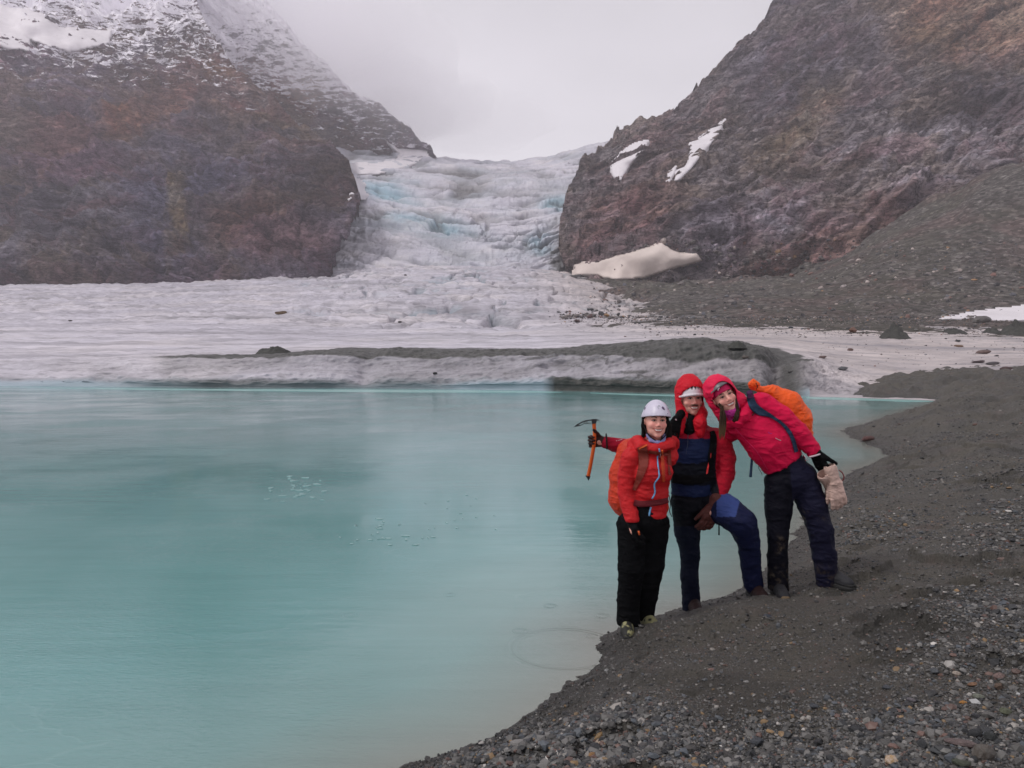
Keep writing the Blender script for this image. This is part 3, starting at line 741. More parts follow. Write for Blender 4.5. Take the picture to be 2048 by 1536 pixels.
hgt = M.math('ADD', M.math('MULTIPLY', rip, M.math('MULTIPLY', ripm, 0.0030)), M.math('MULTIPLY', rg, 0.0010))
for (px, py) in [(1205, 1232), (1100, 1212), (1185, 1272), (1040, 1262), (900, 1190), (700, 1230)]:
    g_ = ground(px, py)
    d_ = M.n('VectorMath', operation='DISTANCE'); M.link(v, d_.inputs[0]); d_.inputs[1].default_value = (g_.x, g_.y, 0)
    hgt = M.math('ADD', hgt, M.math('MULTIPLY', ring(d_.outputs['Value'], 0.045, 300, 0.02), 0.0007))
hgt = M.math('ADD', hgt, M.math('MULTIPLY', M.noise(M.obj(scale=(0.5, 1.6, 1)), 3.0, 4, 0.6), 0.0035))
hgt = M.math('ADD', hgt, M.math('MULTIPLY', lm, 0.0004))
M.bump(hgt, 1.0, 1.0)
WATER = M.m
water = mesh_obj('water', np.concatenate([XY, 0 * XY[:, :1]], 1), grid_faces(len(rows), len(cols)), WATER,
                 attrs={'shore': np.clip(-sd / 3.0, 0, 1)})
tag(water, kind='structure')
# ------------------------------------------------------------------ solid modelling on a grid: smooth unions of tapered limbs
class Field:
    def __init__(s, lo, hi, cell=0.007, fine=None):
        """fine = (lo, hi, cell): a box in which all three axes are divided more finely"""
        ax = []
        for k in range(3):
            if fine is None: ax.append(np.arange(lo[k], hi[k] + cell, cell))
            else:
                a = np.arange(lo[k], fine[0][k], cell); b = np.arange(fine[0][k], fine[1][k], fine[2]); c = np.arange(fine[1][k], hi[k] + cell, cell)
                ax.append(np.concatenate([a[a < fine[0][k] - 0.3 * cell], b, c]))
        s.ax = ax; s.f = np.full([len(a) for a in ax], 0.5, np.float32)
    def box(s, lo, hi):
        sl = []
        for k in range(3):
            a = np.searchsorted(s.ax[k], lo[k]); b = np.searchsorted(s.ax[k], hi[k])
            if b <= a: return None, None
            sl.append(slice(a, b))
        g = np.stack(np.meshgrid(*[s.ax[k][sl[k]] for k in range(3)], indexing='ij'), -1)
        return tuple(sl), g
    def _put(s, sl, d, k, sub):
        o = s.f[sl]
        if sub: d = -d; r = np.maximum(o, d); h = np.maximum(k - np.abs(o - d), 0) / max(k, 1e-6); r = r + h * h * k / 4
        else: r = np.minimum(o, d); h = np.maximum(k - np.abs(o - d), 0) / max(k, 1e-6); r = r - h * h * k / 4
        s.f[sl] = r
    def cone(s, a, b, ra, rb, k=0.02, flat=None, sub=False):
        """tapered capsule; flat = (axis vector, factor) squeezes it along that axis"""
        a, b = np.array(a, float), np.array(b, float); m = max(ra, rb) + 0.04
        sl, g = s.box(np.minimum(a, b) - m, np.maximum(a, b) + m)
        if sl is None: return
        e = b - a; t = np.clip((g - a) @ e / max(e @ e, 1e-9), 0, 1)
        q = g - a - t[..., None] * e
        if flat is not None:
            n = np.array(flat[0], float); n /= np.linalg.norm(n)
            q = q + ((q @ n) * (flat[1] - 1))[..., None] * n
        s._put(sl, np.linalg.norm(q, axis=-1) - (ra + (rb - ra) * t), k, sub)
    def chain(s, pts, k=0.02, flat=None, sub=False):
        for (a, ra), (b, rb) in zip(pts[:-1], pts[1:]): s.cone(a, b, ra, rb, k, flat, sub)
    def ell(s, c, r, R=None, k=0.02, sub=False, shell=None):
        c = np.array(c, float); r = np.array(r, float); m = r.max() + 0.04
        sl, g = s.box(c - m, c + m)
        if sl is None: return
        q = g - c
        if R is not None: q = q @ R
        k0 = np.linalg.norm(q / r, axis=-1); k1 = np.linalg.norm(q / (r * r), axis=-1)
        d = k0 * (k0 - 1) / np.maximum(k1, 1e-6)
        if shell: d = np.abs(d) - shell
        s._put(sl, d, k, sub)
    def cut(s, p, n, k=0.004):
        """remove everything on the side the normal n points to"""
        g = np.stack(np.meshgrid(*s.ax, indexing='ij'), -1); n = np.array(n, float); n /= np.linalg.norm(n)
        s.f = np.maximum(s.f, ((g - np.array(p)) @ n)).astype(np.float32)
    def folds(s, amp, size, axis, squeeze=3.5, seed=0, ridged=True, mask=None):
        near = np.abs(s.f) < amp * 2 + 0.015
        i = np.argwhere(near); p = np.stack([s.ax[k][i[:, k]] for k in range(3)], -1)
        a = np.array(axis, float); a /= np.linalg.norm(a)
        q = p + ((p @ a) * (squeeze - 1))[:, None] * a
        w = 0.35 * np.stack([vnoise(p / size + 7 * k, seed + 3 + k) for k in range(3)], -1)
        if ridged:                                      # taut cloth with thin raised creases
            n1 = 1 - np.abs(fbm(q / size + w * 2.2, 2, seed, 0.45)) * 2.6
            q2 = p + ((p @ np.array([a[2], a[1], -a[0]])) * (squeeze * 0.7 - 1))[:, None] * np.array([a[2], a[1], -a[0]]) * 0.8 + ((p @ a) * (squeeze * 0.4))[:, None] * a
            n2 = 1 - np.abs(fbm(q2 / (size * 1.3) + w * 2.5 + 31, 2, seed + 40, 0.45)) * 2.6
            gate = sstep(-0.25, 0.35, fbm(p / (size * 1.4), 2, seed + 70)); n = 1.3 * gate * np.clip(n1, 0, 1) ** 3 + 1.0 * (1 - gate) * np.clip(n2, 0, 1) ** 3 - 0.45 + 0.35 * fbm(p / (size * 1.2), 2, seed + 71)
        else: n = fbm(q / size + w * 1.5, 3, seed, 0.5)
        m = 1 if mask is None else mask(p)
        s.f[near] += (-amp * n * m).astype(np.float32)
    def mesh(s):
        f = s.f; ins = f < 0
        c = np.zeros([n - 1 for n in f.shape], np.uint8)
        offs = [(i, j, k) for i in (0, 1) for j in (0, 1) for k in (0, 1)]
        sh = c.shape
        for o in offs: c += ins[o[0]:o[0] + sh[0], o[1]:o[1] + sh[1], o[2]:o[2] + sh[2]]
        act = np.argwhere((c > 0) & (c < 8))
        idx = np.full(sh, -1, np.int32); idx[tuple(act.T)] = np.arange(len(act))
        val = np.stack([f[act[:, 0] + o[0], act[:, 1] + o[1], act[:, 2] + o[2]] for o in offs], 1)
        pos = np.stack([np.stack([s.ax[k][act[:, k] + o[k]] for k in range(3)], -1) for o in offs], 1)
        acc = np.zeros((len(act), 3)); cnt = np.zeros(len(act))
        for a in range(8):
            for b in range(a + 1, 8):
                if sum(abs(offs[a][k] - offs[b][k]) for k in range(3)) != 1: continue
                va, vb = val[:, a], val[:, b]; m = (va < 0) != (vb < 0)
                t = np.where(m, va / np.where(m, va - vb, 1), 0)
                acc += np.where(m[:, None], pos[:, a] + t[:, None] * (pos[:, b] - pos[:, a]), 0); cnt += m
        V = acc / cnt[:, None]
        F_ = []
        for k in range(3):
            u, v = [(1, 2), (2, 0), (0, 1)][k]
            s0 = [slice(None)] * 3; s1 = [slice(None)] * 3; s0[k] = slice(0, -1); s1[k] = slice(1, None)
            ch = ins[tuple(s0)] != ins[tuple(s1)]; e = np.argwhere(ch)
            e = e[(e[:, u] > 0) & (e[:, v] > 0) & (e[:, u] < f.shape[u] - 1) & (e[:, v] < f.shape[v] - 1)]
            fl = ins[tuple(e.T)]
            def cell(du, dv):
                q = e.copy(); q[:, u] -= du; q[:, v] -= dv; return idx[tuple(q.T)]
            Q = np.stack([cell(1, 1), cell(0, 1), cell(0, 0), cell(1, 0)], 1)
            Q[~fl] = Q[~fl][:, ::-1]
            F_.append(Q)
        F_ = np.concatenate(F_); F_ = F_[(F_ >= 0).all(1)]
        return V, F_
def relax(V, Fc, n=1, w=0.5):
    for _ in range(n):
        acc = np.zeros_like(V); cnt = np.zeros(len(V))
        for a in range(4):
            for b in (1, 3):
                np.add.at(acc, Fc[:, a], V[Fc[:, (a + b) % 4]]); np.add.at(cnt, Fc[:, a], 1)
        V = V + w * (acc / np.maximum(cnt, 1)[:, None] - V)
    return V

CLOTH_BVH = []
def solid(name, fld, mat, parent, attrs=None, base=(0, 0, 0), rel=0, cloth=False):
    V, Fc = fld.mesh()
    if rel: V = relax(V, Fc, rel)
    at = {k: fn(V) for k, fn in attrs.items()} if attrs else None
    if cloth: CLOTH_BVH.append((V.copy(), Fc))
    return mesh_obj(name, V - np.array(base), Fc, mat, parent, attrs=at)
def tube_mesh(pts, r, n=8, closed=False):
    pts = [Vector(p) for p in pts]; V = []; m = len(pts)
    rr = r if hasattr(r, '__len__') else [r] * m
    for i, p in enumerate(pts):
        t = ((pts[min(i + 1, m - 1)] - pts[max(i - 1, 0)]).normalized() if not closed else (pts[(i + 1) % m] - pts[i - 1]).normalized())
        u = t.cross(Vector((0, 1, 0.13))).normalized(); w = t.cross(u)
        for j in range(n):
            a = 2 * math.pi * j / n; V.append(tuple(p + float(rr[i]) * (math.cos(a) * u + math.sin(a) * w)))
    Fc = []
    for i in range(m if closed else m - 1):
        for j in range(n):
            a, b = i * n, ((i + 1) % m) * n
            Fc.append((a + j, a + (j + 1) % n, b + (j + 1) % n, b + j))
    if not closed:
        for e, s_ in ((0, 1), ((m - 1) * n, -1)):
            for j in range(1, n - 1, 2): Fc.append(tuple([e, e + j, e + (j + 1) % n, e + (j + 2) % n][::-s_]))
    return np.array(V), np.array(Fc)
def tube(name, pts, r, mat, parent, base=(0, 0, 0), n=8, closed=False, smooth_n=4):
    P = np.array([tuple(p) for p in pts], float)
    if len(P) > 2 and smooth_n > 1 and not closed: 
        if hasattr(r, '__len__'): r = catmull(np.array(r, float)[:, None], np.linspace(0, len(P) - 1, (len(P) - 1) * smooth_n + 1))[:, 0]
        P = smooth_poly(P, smooth_n)
    V, Fc = tube_mesh(P, r, n, closed)
    return mesh_obj(name, V - np.array(base), Fc, mat, parent)
def cloth_bvh(sel=None):
    vs = []; fs = []; o = 0
    for v, f in (CLOTH_BVH if sel is None else sel):
        vs.append(v); fs.append(f + o); o += len(v)
    return BVHTree.FromPolygons(np.concatenate(vs).tolist(), np.concatenate(fs).tolist())
def on_cloth(bvh, px, py, off=0.004, dflt=5.5):
    d = ray(px, py).normalized(); p, n, i, dist = bvh.ray_cast(CAMP, d)
    if p is None: p = Vector(unproj(px, py, dflt))
    return np.array(p - d * off)
def ribbon(name, pts, bvh, mat, parent, base=(0, 0, 0), off=0.006, thick=0.006, dflt=5.5, nw=6, sm=5):
    """a webbing strap lying on the clothes: pts = (px, py, half width px)"""
    P = smooth_poly(np.array(pts, float), sm); rows = []
    dl = dflt
    for i, (x, y, w) in enumerate(P):
        t = P[min(i + 1, len(P) - 1)] - P[max(i - 1, 0)]; n = np.array([-t[1], t[0]]); n /= max(np.linalg.norm(n), 1e-6)
        r = [on_cloth(bvh, x + n[0] * w * u, y + n[1] * w * u, off, dl) for u in np.linspace(-1, 1, nw)]
        dl = r[nw // 2][1] + off
        rows.append(r)
    R0 = np.array([[tuple(p) for p in r] for r in rows])
    for _ in range(2):
        Rs = R0.copy(); Rs[1:-1] = (R0[:-2] + 2 * R0[1:-1] + R0[2:]) / 4; Rs[:, 1:-1] = (Rs[:, :-2] + 2 * Rs[:, 1:-1] + Rs[:, 2:]) / 4; R0 = Rs
    cen = np.array([0, 0, CAMZ]); dr = R0 - cen; dr /= np.linalg.norm(dr, axis=-1, keepdims=True)
    top = R0; bot = R0 + dr * thick
    L = np.concatenate([top, bot[:, ::-1]], 1)                # closed cross-section
    L = np.concatenate([L, L[:, :1]], 1)
    V = L.reshape(-1, 3); Fc = grid_faces(*L.shape[:2])
    return mesh_obj(name, V - np.array(base), Fc, mat, parent)

# ------------------------------------------------------------------ cloth, skin and gear materials
def fabric(name, col, rough=0.62, attr=False, var=0.12, scale=38, bump=0.25, spec=0.25, crease=1.0):
    M = Mat(name, rough=rough, spec=spec); v = M.obj()
    base = M.attr('col', True) if attr else col
    c = M.mix(M.ramp(M.noise(v, 9, 5, 0.6), [(0.3, 0.0), (0.75, 1.0)]), base, (0, 0, 0)) if False else base
    c = M.mix(1.0, c, M.ramp(M.noise(v, 7, 6, 0.65), [(0.25, 1 - 1.6 * var), (0.5, 1.0), (0.8, 1 + var)]), 'MULTIPLY')
    M.color(c)
    h = None
    for i, (rot, sc_, wt_) in enumerate((((0, 0.55, 0.2), 6.5, 1.0), ((0, -0.45, 0.5), 9.0, 0.75), ((0.2, 0.2, 0), 20.0, 0.35))):
        nd = M.n('TexNoise'); nd.noise_type = 'RIDGED_MULTIFRACTAL'; M.link(M.obj(scale=(0.8, 0.8, 2.1), rot=rot, loc=(i * 3.1, i, 0)), nd.inputs['Vector'])
        for k_, v_ in (('Scale', sc_), ('Detail', 1.5), ('Roughness', 0.45), ('Distortion', 0.5)): nd.inputs[k_].default_value = v_
        t_ = M.math('MULTIPLY', nd.outputs['Fac'], wt_ * crease)
        h = t_ if h is None else M.math('ADD', h, t_)
    h = M.math('ADD', h, M.math('MULTIPLY', M.noise(v, scale, 5, 0.65), bump))
    M.bump(h, 1.0, 0.016)
    return M.m
def skin_mat(name):
    M = Mat(name, rough=0.48, spec=0.4)
    M.color(M.attr('col', True)); M.b.inputs['Subsurface Weight'].default_value = 0.06
    M.b.inputs['Subsurface Radius'].default_value = (0.01, 0.004, 0.003)
    return M.m
SKIN = skin_mat('skin')
F_ATTR = fabric('shell_fabric', None, attr=True, spec=0.09)
F_RED = fabric('red_shell', (0.48, 0.009, 0.013), spec=0.25); F_BLACK = fabric('black_fabric', (0.006, 0.006, 0.007), rough=0.8, spec=0.05); F_STRAP = fabric('dark_red_webbing', (0.17, 0.022, 0.014))
F_ORANGE = fabric('orange_webbing', (0.62, 0.10, 0.02)); F_BLUE = fabric('blue_zip', (0.16, 0.36, 0.62), bump=0.0)
F_COVER = fabric('rain_cover_orange', (0.80, 0.10, 0.012), rough=0.5); F_COVER2 = fabric('red_orange_pack', (0.52, 0.034, 0.010), rough=0.5)
F_NAVY = fabric('navy_strap', (0.022, 0.045, 0.09)); F_BROWN = fabric('brown_glove', (0.085, 0.026, 0.022), spec=0.2); F_DKGLOVE = fabric('dark_glove', (0.035, 0.014, 0.014))
F_PURPLE = fabric('purple_fleece', (0.42, 0.025, 0.22)); F_PINK = fabric('pink_headband', (0.58, 0.015, 0.10)); F_LEATHER = fabric('pale_leather', (0.60, 0.42, 0.36), var=0.25)
F_WHITE = fabric('white_trim', (0.55, 0.45, 0.50)); F_HOOD = fabric('hood_red', (0.54, 0.006, 0.020), spec=0.2); F_MAG = fabric('magenta_hood', (0.66, 0.008, 0.060))
F_LILAC = fabric('lilac_collar', (0.20, 0.20, 0.38)); F_ZIPR = fabric('coral_zip', (0.66, 0.04, 0.04), bump=0.0); F_ROPE = fabric('dark_cord', (0.02, 0.035, 0.03))
def plain(name, col, rough=0.4, metal=0.0, spec=0.4):
    M = Mat(name, rough=rough, spec=spec); M.b.inputs['Metallic'].default_value = metal
    M.color(M.mix(M.ramp(M.noise(M.obj(), 30, 5, 0.6), [(0.3, 0.0), (0.7, 1.0)]), col, tuple(x * 0.82 for x in col)))
    return M.m
HELM_W = plain('helmet_lilac_white', (0.62, 0.58, 0.70), 0.35); HELM_W2 = plain('helmet_white', (0.68, 0.62, 0.66), 0.4); HELM_G = plain('helmet_grey', (0.13, 0.115, 0.13), 0.35)
DARK = plain('dark_plastic', (0.007, 0.0065, 0.008), 0.7, spec=0.2); VENT = plain('vent_purple', (0.13, 0.085, 0.16), 0.6)
TEETH = plain('teeth', (0.86, 0.80, 0.74), 0.25); EYEW = plain('eye_white', (0.50, 0.44, 0.42), 0.2); IRIS = plain('iris', (0.03, 0.018, 0.012), 0.2); BROW = plain('brow_hair', (0.035, 0.018, 0.012), 0.8)
LIPS = plain('lips', (0.42, 0.11, 0.10), 0.4); HAIR_B = plain('dark_hair', (0.006, 0.005, 0.0045), 0.8, spec=0.1)
SOLE = plain('rubber_sole', (0.02, 0.02, 0.02), 0.7); STEEL = plain('dark_steel', (0.05, 0.05, 0.055), 0.35, 0.8); METAL_O = plain('anodised_orange', (0.62, 0.11, 0.015), 0.32, 0.35)
LACE = plain('lace', (0.30, 0.28, 0.10), 0.7)
def hair_mat():
    M = Mat('long_brown_hair', rough=0.7, spec=0.15); v = M.obj(scale=(60, 60, 4))
    sp = M.n('SeparateXYZ'); M.link(M.obj(), sp.inputs[0])
    M.color(M.mix(M.attr('tip'), M.ramp(M.noise(v, 1.0, 5, 0.6), [(0.3, (0.012, 0.006, 0.004)), (0.7, (0.045, 0.024, 0.013))]), (0.11, 0.062, 0.03)))
    return M.m
HAIR_L = hair_mat()

def Rm(tilt=0, yaw=0, nod=0):
    """tilt: top of the head towards image right; yaw: face towards image right; nod: face down"""
    return np.array(Matrix.Rotation(tilt, 3, 'Y') @ Matrix.Rotation(yaw, 3, 'Z') @ Matrix.Rotation(nod, 3, 'X'))

def build_face(fld, C, R, s):
    """head around C (middle of the skull at eye height), local x = image right, -y = forwards, z = up"""
    T = lambda x, y, z: C + R @ (np.array([x, y, z]) * s)
    fld.ell(T(0, 0.012, 0.030), np.array([.073, .092, .088]) * s, R, 0.01)
    fld.ell(T(0, -0.018, -0.030), np.array([.067, .070, .070]) * s, R, 0.03)
    fld.ell(T(0, -0.030, -0.070), np.array([.050, .050, .040]) * s, R, 0.03)
    fld.ell(T(0, -0.072, -0.098), np.array([.021, .017, .016]) * s, R, 0.02)
    for q in (-1, 1):
        fld.ell(T(q * .041, -.060, -.024), np.array([.024, .023, .021]) * s, R, 0.018)
        fld.cone(T(q * .014, -.082, .030), T(q * .044, -.070, .026), .011 * s, .010 * s, 0.012)
        fld.ell(T(q * .078, .010, -.004), np.array([.010, .020, .030]) * s, R, 0.006)
        fld.ell(T(q * .030, -.094, .008), np.array([.016, .014, .010]) * s, R, 0.010, sub=True)
        fld.ell(T(q * .0125, -.092, -.029), np.array([.008, .010, .007]) * s, R, 0.005)
    fld.cone(T(0, -.082, .014), T(0, -.102, -.022), .0075 * s, .0115 * s, 0.010)
    fld.chain([(T(-.033, -.076, -.050), .005 * s), (T(-.018, -.090, -.061), .009 * s), (T(.018, -.090, -.061), .009 * s), (T(.033, -.076, -.050), .005 * s)], 0.006, sub=True)
    fld.cone(T(0, .03, -.06), T(0, .045, -.17), .050 * s, .055 * s, 0.03)
def face_paint(C, R, s, stubble=0.0, base=(0.78, 0.39, 0.315)):
    def fn(V):
        L = ((V - C) @ R) / s
        c = np.tile(np.array(base), (len(V), 1))
        g = lambda x, y, z, r: np.exp(-(((L[:, 0] - x) / r) ** 2 + ((L[:, 2] - z) / r) ** 2))[:, None]
        red = np.array([0.74, 0.24, 0.21])
        for x, z, r, w in ((-.04, -.022, .022, .7), (.04, -.022, .022, .7), (0, -.022, .014, .65), (0, -.098, .018, .3)):
            c = c + (red - c) * g(x, 0, z, r) * w
        n = fbm(V / 0.02, 3, 5)[:, None]
        c = c * (1 + 0.07 * n)
        if stubble:
            m = (sstep(.050, .030, np.abs(L[:, 0])) * sstep(-.030, -.040, L[:, 2]) * sstep(-.055, -.046, L[:, 2] * 0 + np.where(L[:, 2] > -.052, L[:, 2], -.05)))
            m = np.maximum(sstep(.036, .024, np.abs(L[:, 0])) * sstep(-.030, -.036, L[:, 2]) * sstep(-.056, -.050, L[:, 2]),
                           0.55 * sstep(-.060, -.085, L[:, 2] + 0.4 * (np.abs(L[:, 0]) - .03) * -1))
            m = np.maximum(m, 0.6 * sstep(.040, .052, np.abs(L[:, 0])) * sstep(-.02, -.05, L[:, 2]))
            c = c + (np.array([0.075, 0.035, 0.022]) - c) * (m * stubble)[:, None]
        return c
    return fn
def face_bits(root, base, C, R, s, smile=1.0, teeth=True):
    T = lambda x, y, z: C + R @ (np.array([x, y, z]) * s)
    def small(name, fn, mat, cell=0.0016, ext=0.05, cen=(0, -.09, 0)):
        c = T(*cen); f = Field(c - ext * s, c + ext * s, cell * s * 1.2); fn(f); return solid(name, f, mat, root, base=base)
    for q in (-1, 1):
        e = small('eye', lambda f: f.ell(T(q * .030, -.078, .009), np.array([.0130, .0105, .0044]) * s, R), EYEW, ext=0.024, cen=(q * .03, -.08, .009))
        small('iris', lambda f: f.ell(T(q * .030, -.0855, .009), np.array([.0062, .0045, .0050]) * s, R), IRIS, 0.001, 0.012, (q * .03, -.086, .009)).parent = e
        tube('eyelid', [T(q * .014, -.083, .010), T(q * .024, -.0905, .0155), T(q * .036, -.0885, .0150), T(q * .047, -.076, .009)], [.0014 * s, .0022 * s, .0022 * s, .0015 * s], BROW, root, base)
        tube('eyebrow', [T(q * .013, -.0935, .029), T(q * .028, -.0930, .0355), T(q * .043, -.0820, .034), T(q * .053, -.0700, .026)], [.0026 * s, .0036 * s, .0028 * s, .0012 * s], BROW, root, base)
    if teeth:
        small('teeth', lambda f: f.chain([(T(-.026, -.079, -.052), .003 * s), (T(-.014, -.0895, -.0590), .0062 * s), (T(.014, -.0895, -.0590), .0062 * s), (T(.026, -.079, -.052), .003 * s)], 0.004), TEETH, ext=0.036, cen=(0, -.085, -.06))
    tube('lips', [T(-.033, -.079, -.048), T(-.018, -.0940, -.0505), T(0, -.0985, -.0510), T(.018, -.0940, -.0505), T(.033, -.079, -.048)], [.0016 * s, .0028 * s, .003 * s, .0028 * s, .0016 * s], LIPS, root, base)
    tube('lips', [T(-.033, -.079, -.048), T(-.021, -.0915, -.0645), T(0, -.0975, -.0715), T(.021, -.0915, -.0645), T(.033, -.079, -.048)], [.0016 * s, .0034 * s, .0042 * s, .0034 * s, .0016 * s], LIPS, root, base)

def hand_into(f, Wp, fwd, nrm, side, s=1.0, curl=(0.5, 0.6, 0.4), thumb=(0.6, 0.3), spread=0.06, fat=1.0, k=0.007, finger_len=(.074, .082, .076, .060)):
    """palm, four fingers and a thumb; side = direction of the thumb across the palm, nrm = way the palm faces"""
    fwd = np.array(fwd, float); fwd /= np.linalg.norm(fwd); nrm = np.array(nrm, float); nrm -= fwd * (nrm @ fwd); nrm /= np.linalg.norm(nrm)
    sd_ = np.cross(fwd, nrm); sd_ = sd_ if sd_ @ np.array(side, float) > 0 else -sd_
    Wp = np.array(Wp, float)
    P = lambda a, b, c: Wp + s * (fwd * a + sd_ * b + nrm * c)
    for b in (.026, .009, -.009, -.026):
        f.cone(P(0.005, b * .75, 0), P(.085, b * 1.1, 0.002), .019 * s, .0155 * s, 0.012)
    for i, (b, L) in enumerate(zip((.031, .0105, -.0105, -.031), finger_len)):
        p = P(.088, b * 1.08, .002); ang = 0.0; r = (.0105, .011, .0105, .0095)[i] * s * fat
        out = sd_ * (b / .031) * spread
        for j, fr in enumerate((.45, .30, .25)):
            ang += curl[j] * (1 + 0.06 * i)
            d = fwd * math.cos(ang) + nrm * math.sin(ang) + out * math.cos(ang)
            d /= np.linalg.norm(d); q = p + d * L * fr * s
            f.cone(p, q, r, r * (0.93 if j < 2 else 0.85), k * 0.5); p = q; r *= 0.93
    p0 = P(.025, .030, .008); d = fwd * math.cos(thumb[0]) + sd_ * math.sin(thumb[0]) + nrm * thumb[1]; d /= np.linalg.norm(d)
    p1 = p0 + d * .040 * s; d2 = d * 0.9 + fwd * 0.3 + nrm * thumb[1] * 0.7; d2 /= np.linalg.norm(d2); p2 = p1 + d2 * .030 * s; p3 = p2 + (d2 + nrm * .4 * thumb[1]) * .024 * s
    f.cone(p0, p1, .017 * s, .0135 * s, 0.012); f.cone(p1, p2, .0130 * s, .0118 * s, k); f.cone(p2, p3, .0118 * s, .0100 * s, k)
def glove(root, base, Wp, fwd, nrm, side, mat, s=1.08, cuff=None, cuff_r=.034, label=None, **kw):
    Wp = np.array(Wp, float); f = Field(Wp - .20 * s, Wp + .20 * s, 0.0038)
    hand_into(f, Wp, fwd, nrm, side, s, **kw)
    if cuff is not None: f.cone(Wp, cuff, cuff_r * .85, cuff_r, 0.015)
    f.folds(0.0016, 0.03, (0, 0, 1), 2, 7)
    o = solid('glove', f, mat, root, base=base, rel=1)
    if label: o['label'] = label
    return o
def boot(root, base, ankle, heading, zg, mats, L=.285, wd=.050, tall=.10, pitch=0.0):
    """walking boot: upper, sole, laces; ankle = point above the heel; heading = unit xy direction of the toe"""
    up_m, lace_m = mats; h = np.array([heading[0], heading[1], 0.0]); h /= np.linalg.norm(h); h[2] = pitch; h /= np.linalg.norm(h); sd_ = np.cross(h, [0, 0, 1]); sd_ /= np.linalg.norm(sd_)
    z = np.cross(sd_, h)
    A = np.array([ankle[0], ankle[1], zg - .016]); P = lambda a, b, c: A + h * a + sd_ * b + z * c
    f = Field(A - .30, A + .30, 0.0048)
    f.chain([(P(-.035, 0, .055), .036), (P(.06, 0, .055), .040), (P(.15, 0, .050), .042), (P(.185, 0, .045), .036)], 0.02, flat=((0, 0, 1), 1.02))
    f.chain([(P(-.02, 0, .07), .042), (P(-.012, 0, tall), .047)], 0.03)
    f.cone(P(.02, 0, .10), P(.10, 0, .075), .035, .034, 0.03)
    f.cut(P(0, 0, .022), -z); f.folds(0.0012, 0.02, (0, 0, 1), 1, 5)
    up = solid('boot', f, up_m, root, base=base)
    g = Field(A - .30, A + .30, 0.0052)
    g.chain([(P(-.045, 0, .016), .040), (P(.06, 0, .016), .043), (P(.15, 0, .016), .050), (P(.192, 0, .016), .040)], 0.02)
    g.cut(P(0, 0, .032), z); g.cut(P(0, 0, 0), -z)
    solid('sole', g, SOLE, up, base=base)
    g = Field(A - .30, A + .30, 0.0052)
    g.chain([(P(.13, 0, .045), .043), (P(.192, 0, .040), .0375)], 0.02); g.cut(P(0, 0, .050), z); g.cut(P(0, 0, .024), -z); g.cut(P(.125, 0, 0), -h)
    solid('toe_rand', g, SOLE, up, base=base)
    for i in range(5):
        a = .030 + i * .026; hh = .108 - i * .011
        tube('lace', [P(a, -.024, hh - .010), P(a + .008, 0, hh + .010), P(a, .024, hh - .010)], .0052, lace_m, up, base)
    return up
def jp(D):
    return lambda px, py, dy=0.0: unproj(px, py, D + dy)
def bounds(pts, m):
    P = np.array(pts); return P.min(0) - m, P.max(0) + m
M = Mat('boot_cream_black', rough=0.6, spec=0.3)
M.color(M.mix(M.ramp(M.noise(M.obj(), 16, 2, 0.5, 0.3), [(0.46, 0.0), (0.52, 1.0)]), (0.26, 0.25, 0.13), (0.018, 0.018, 0.016))); BOOT_TWO = M.m
def limb_body(f, chains, k=0.02):
    for c in chains: f.chain(c, k)
Yv = (0, 1, 0)
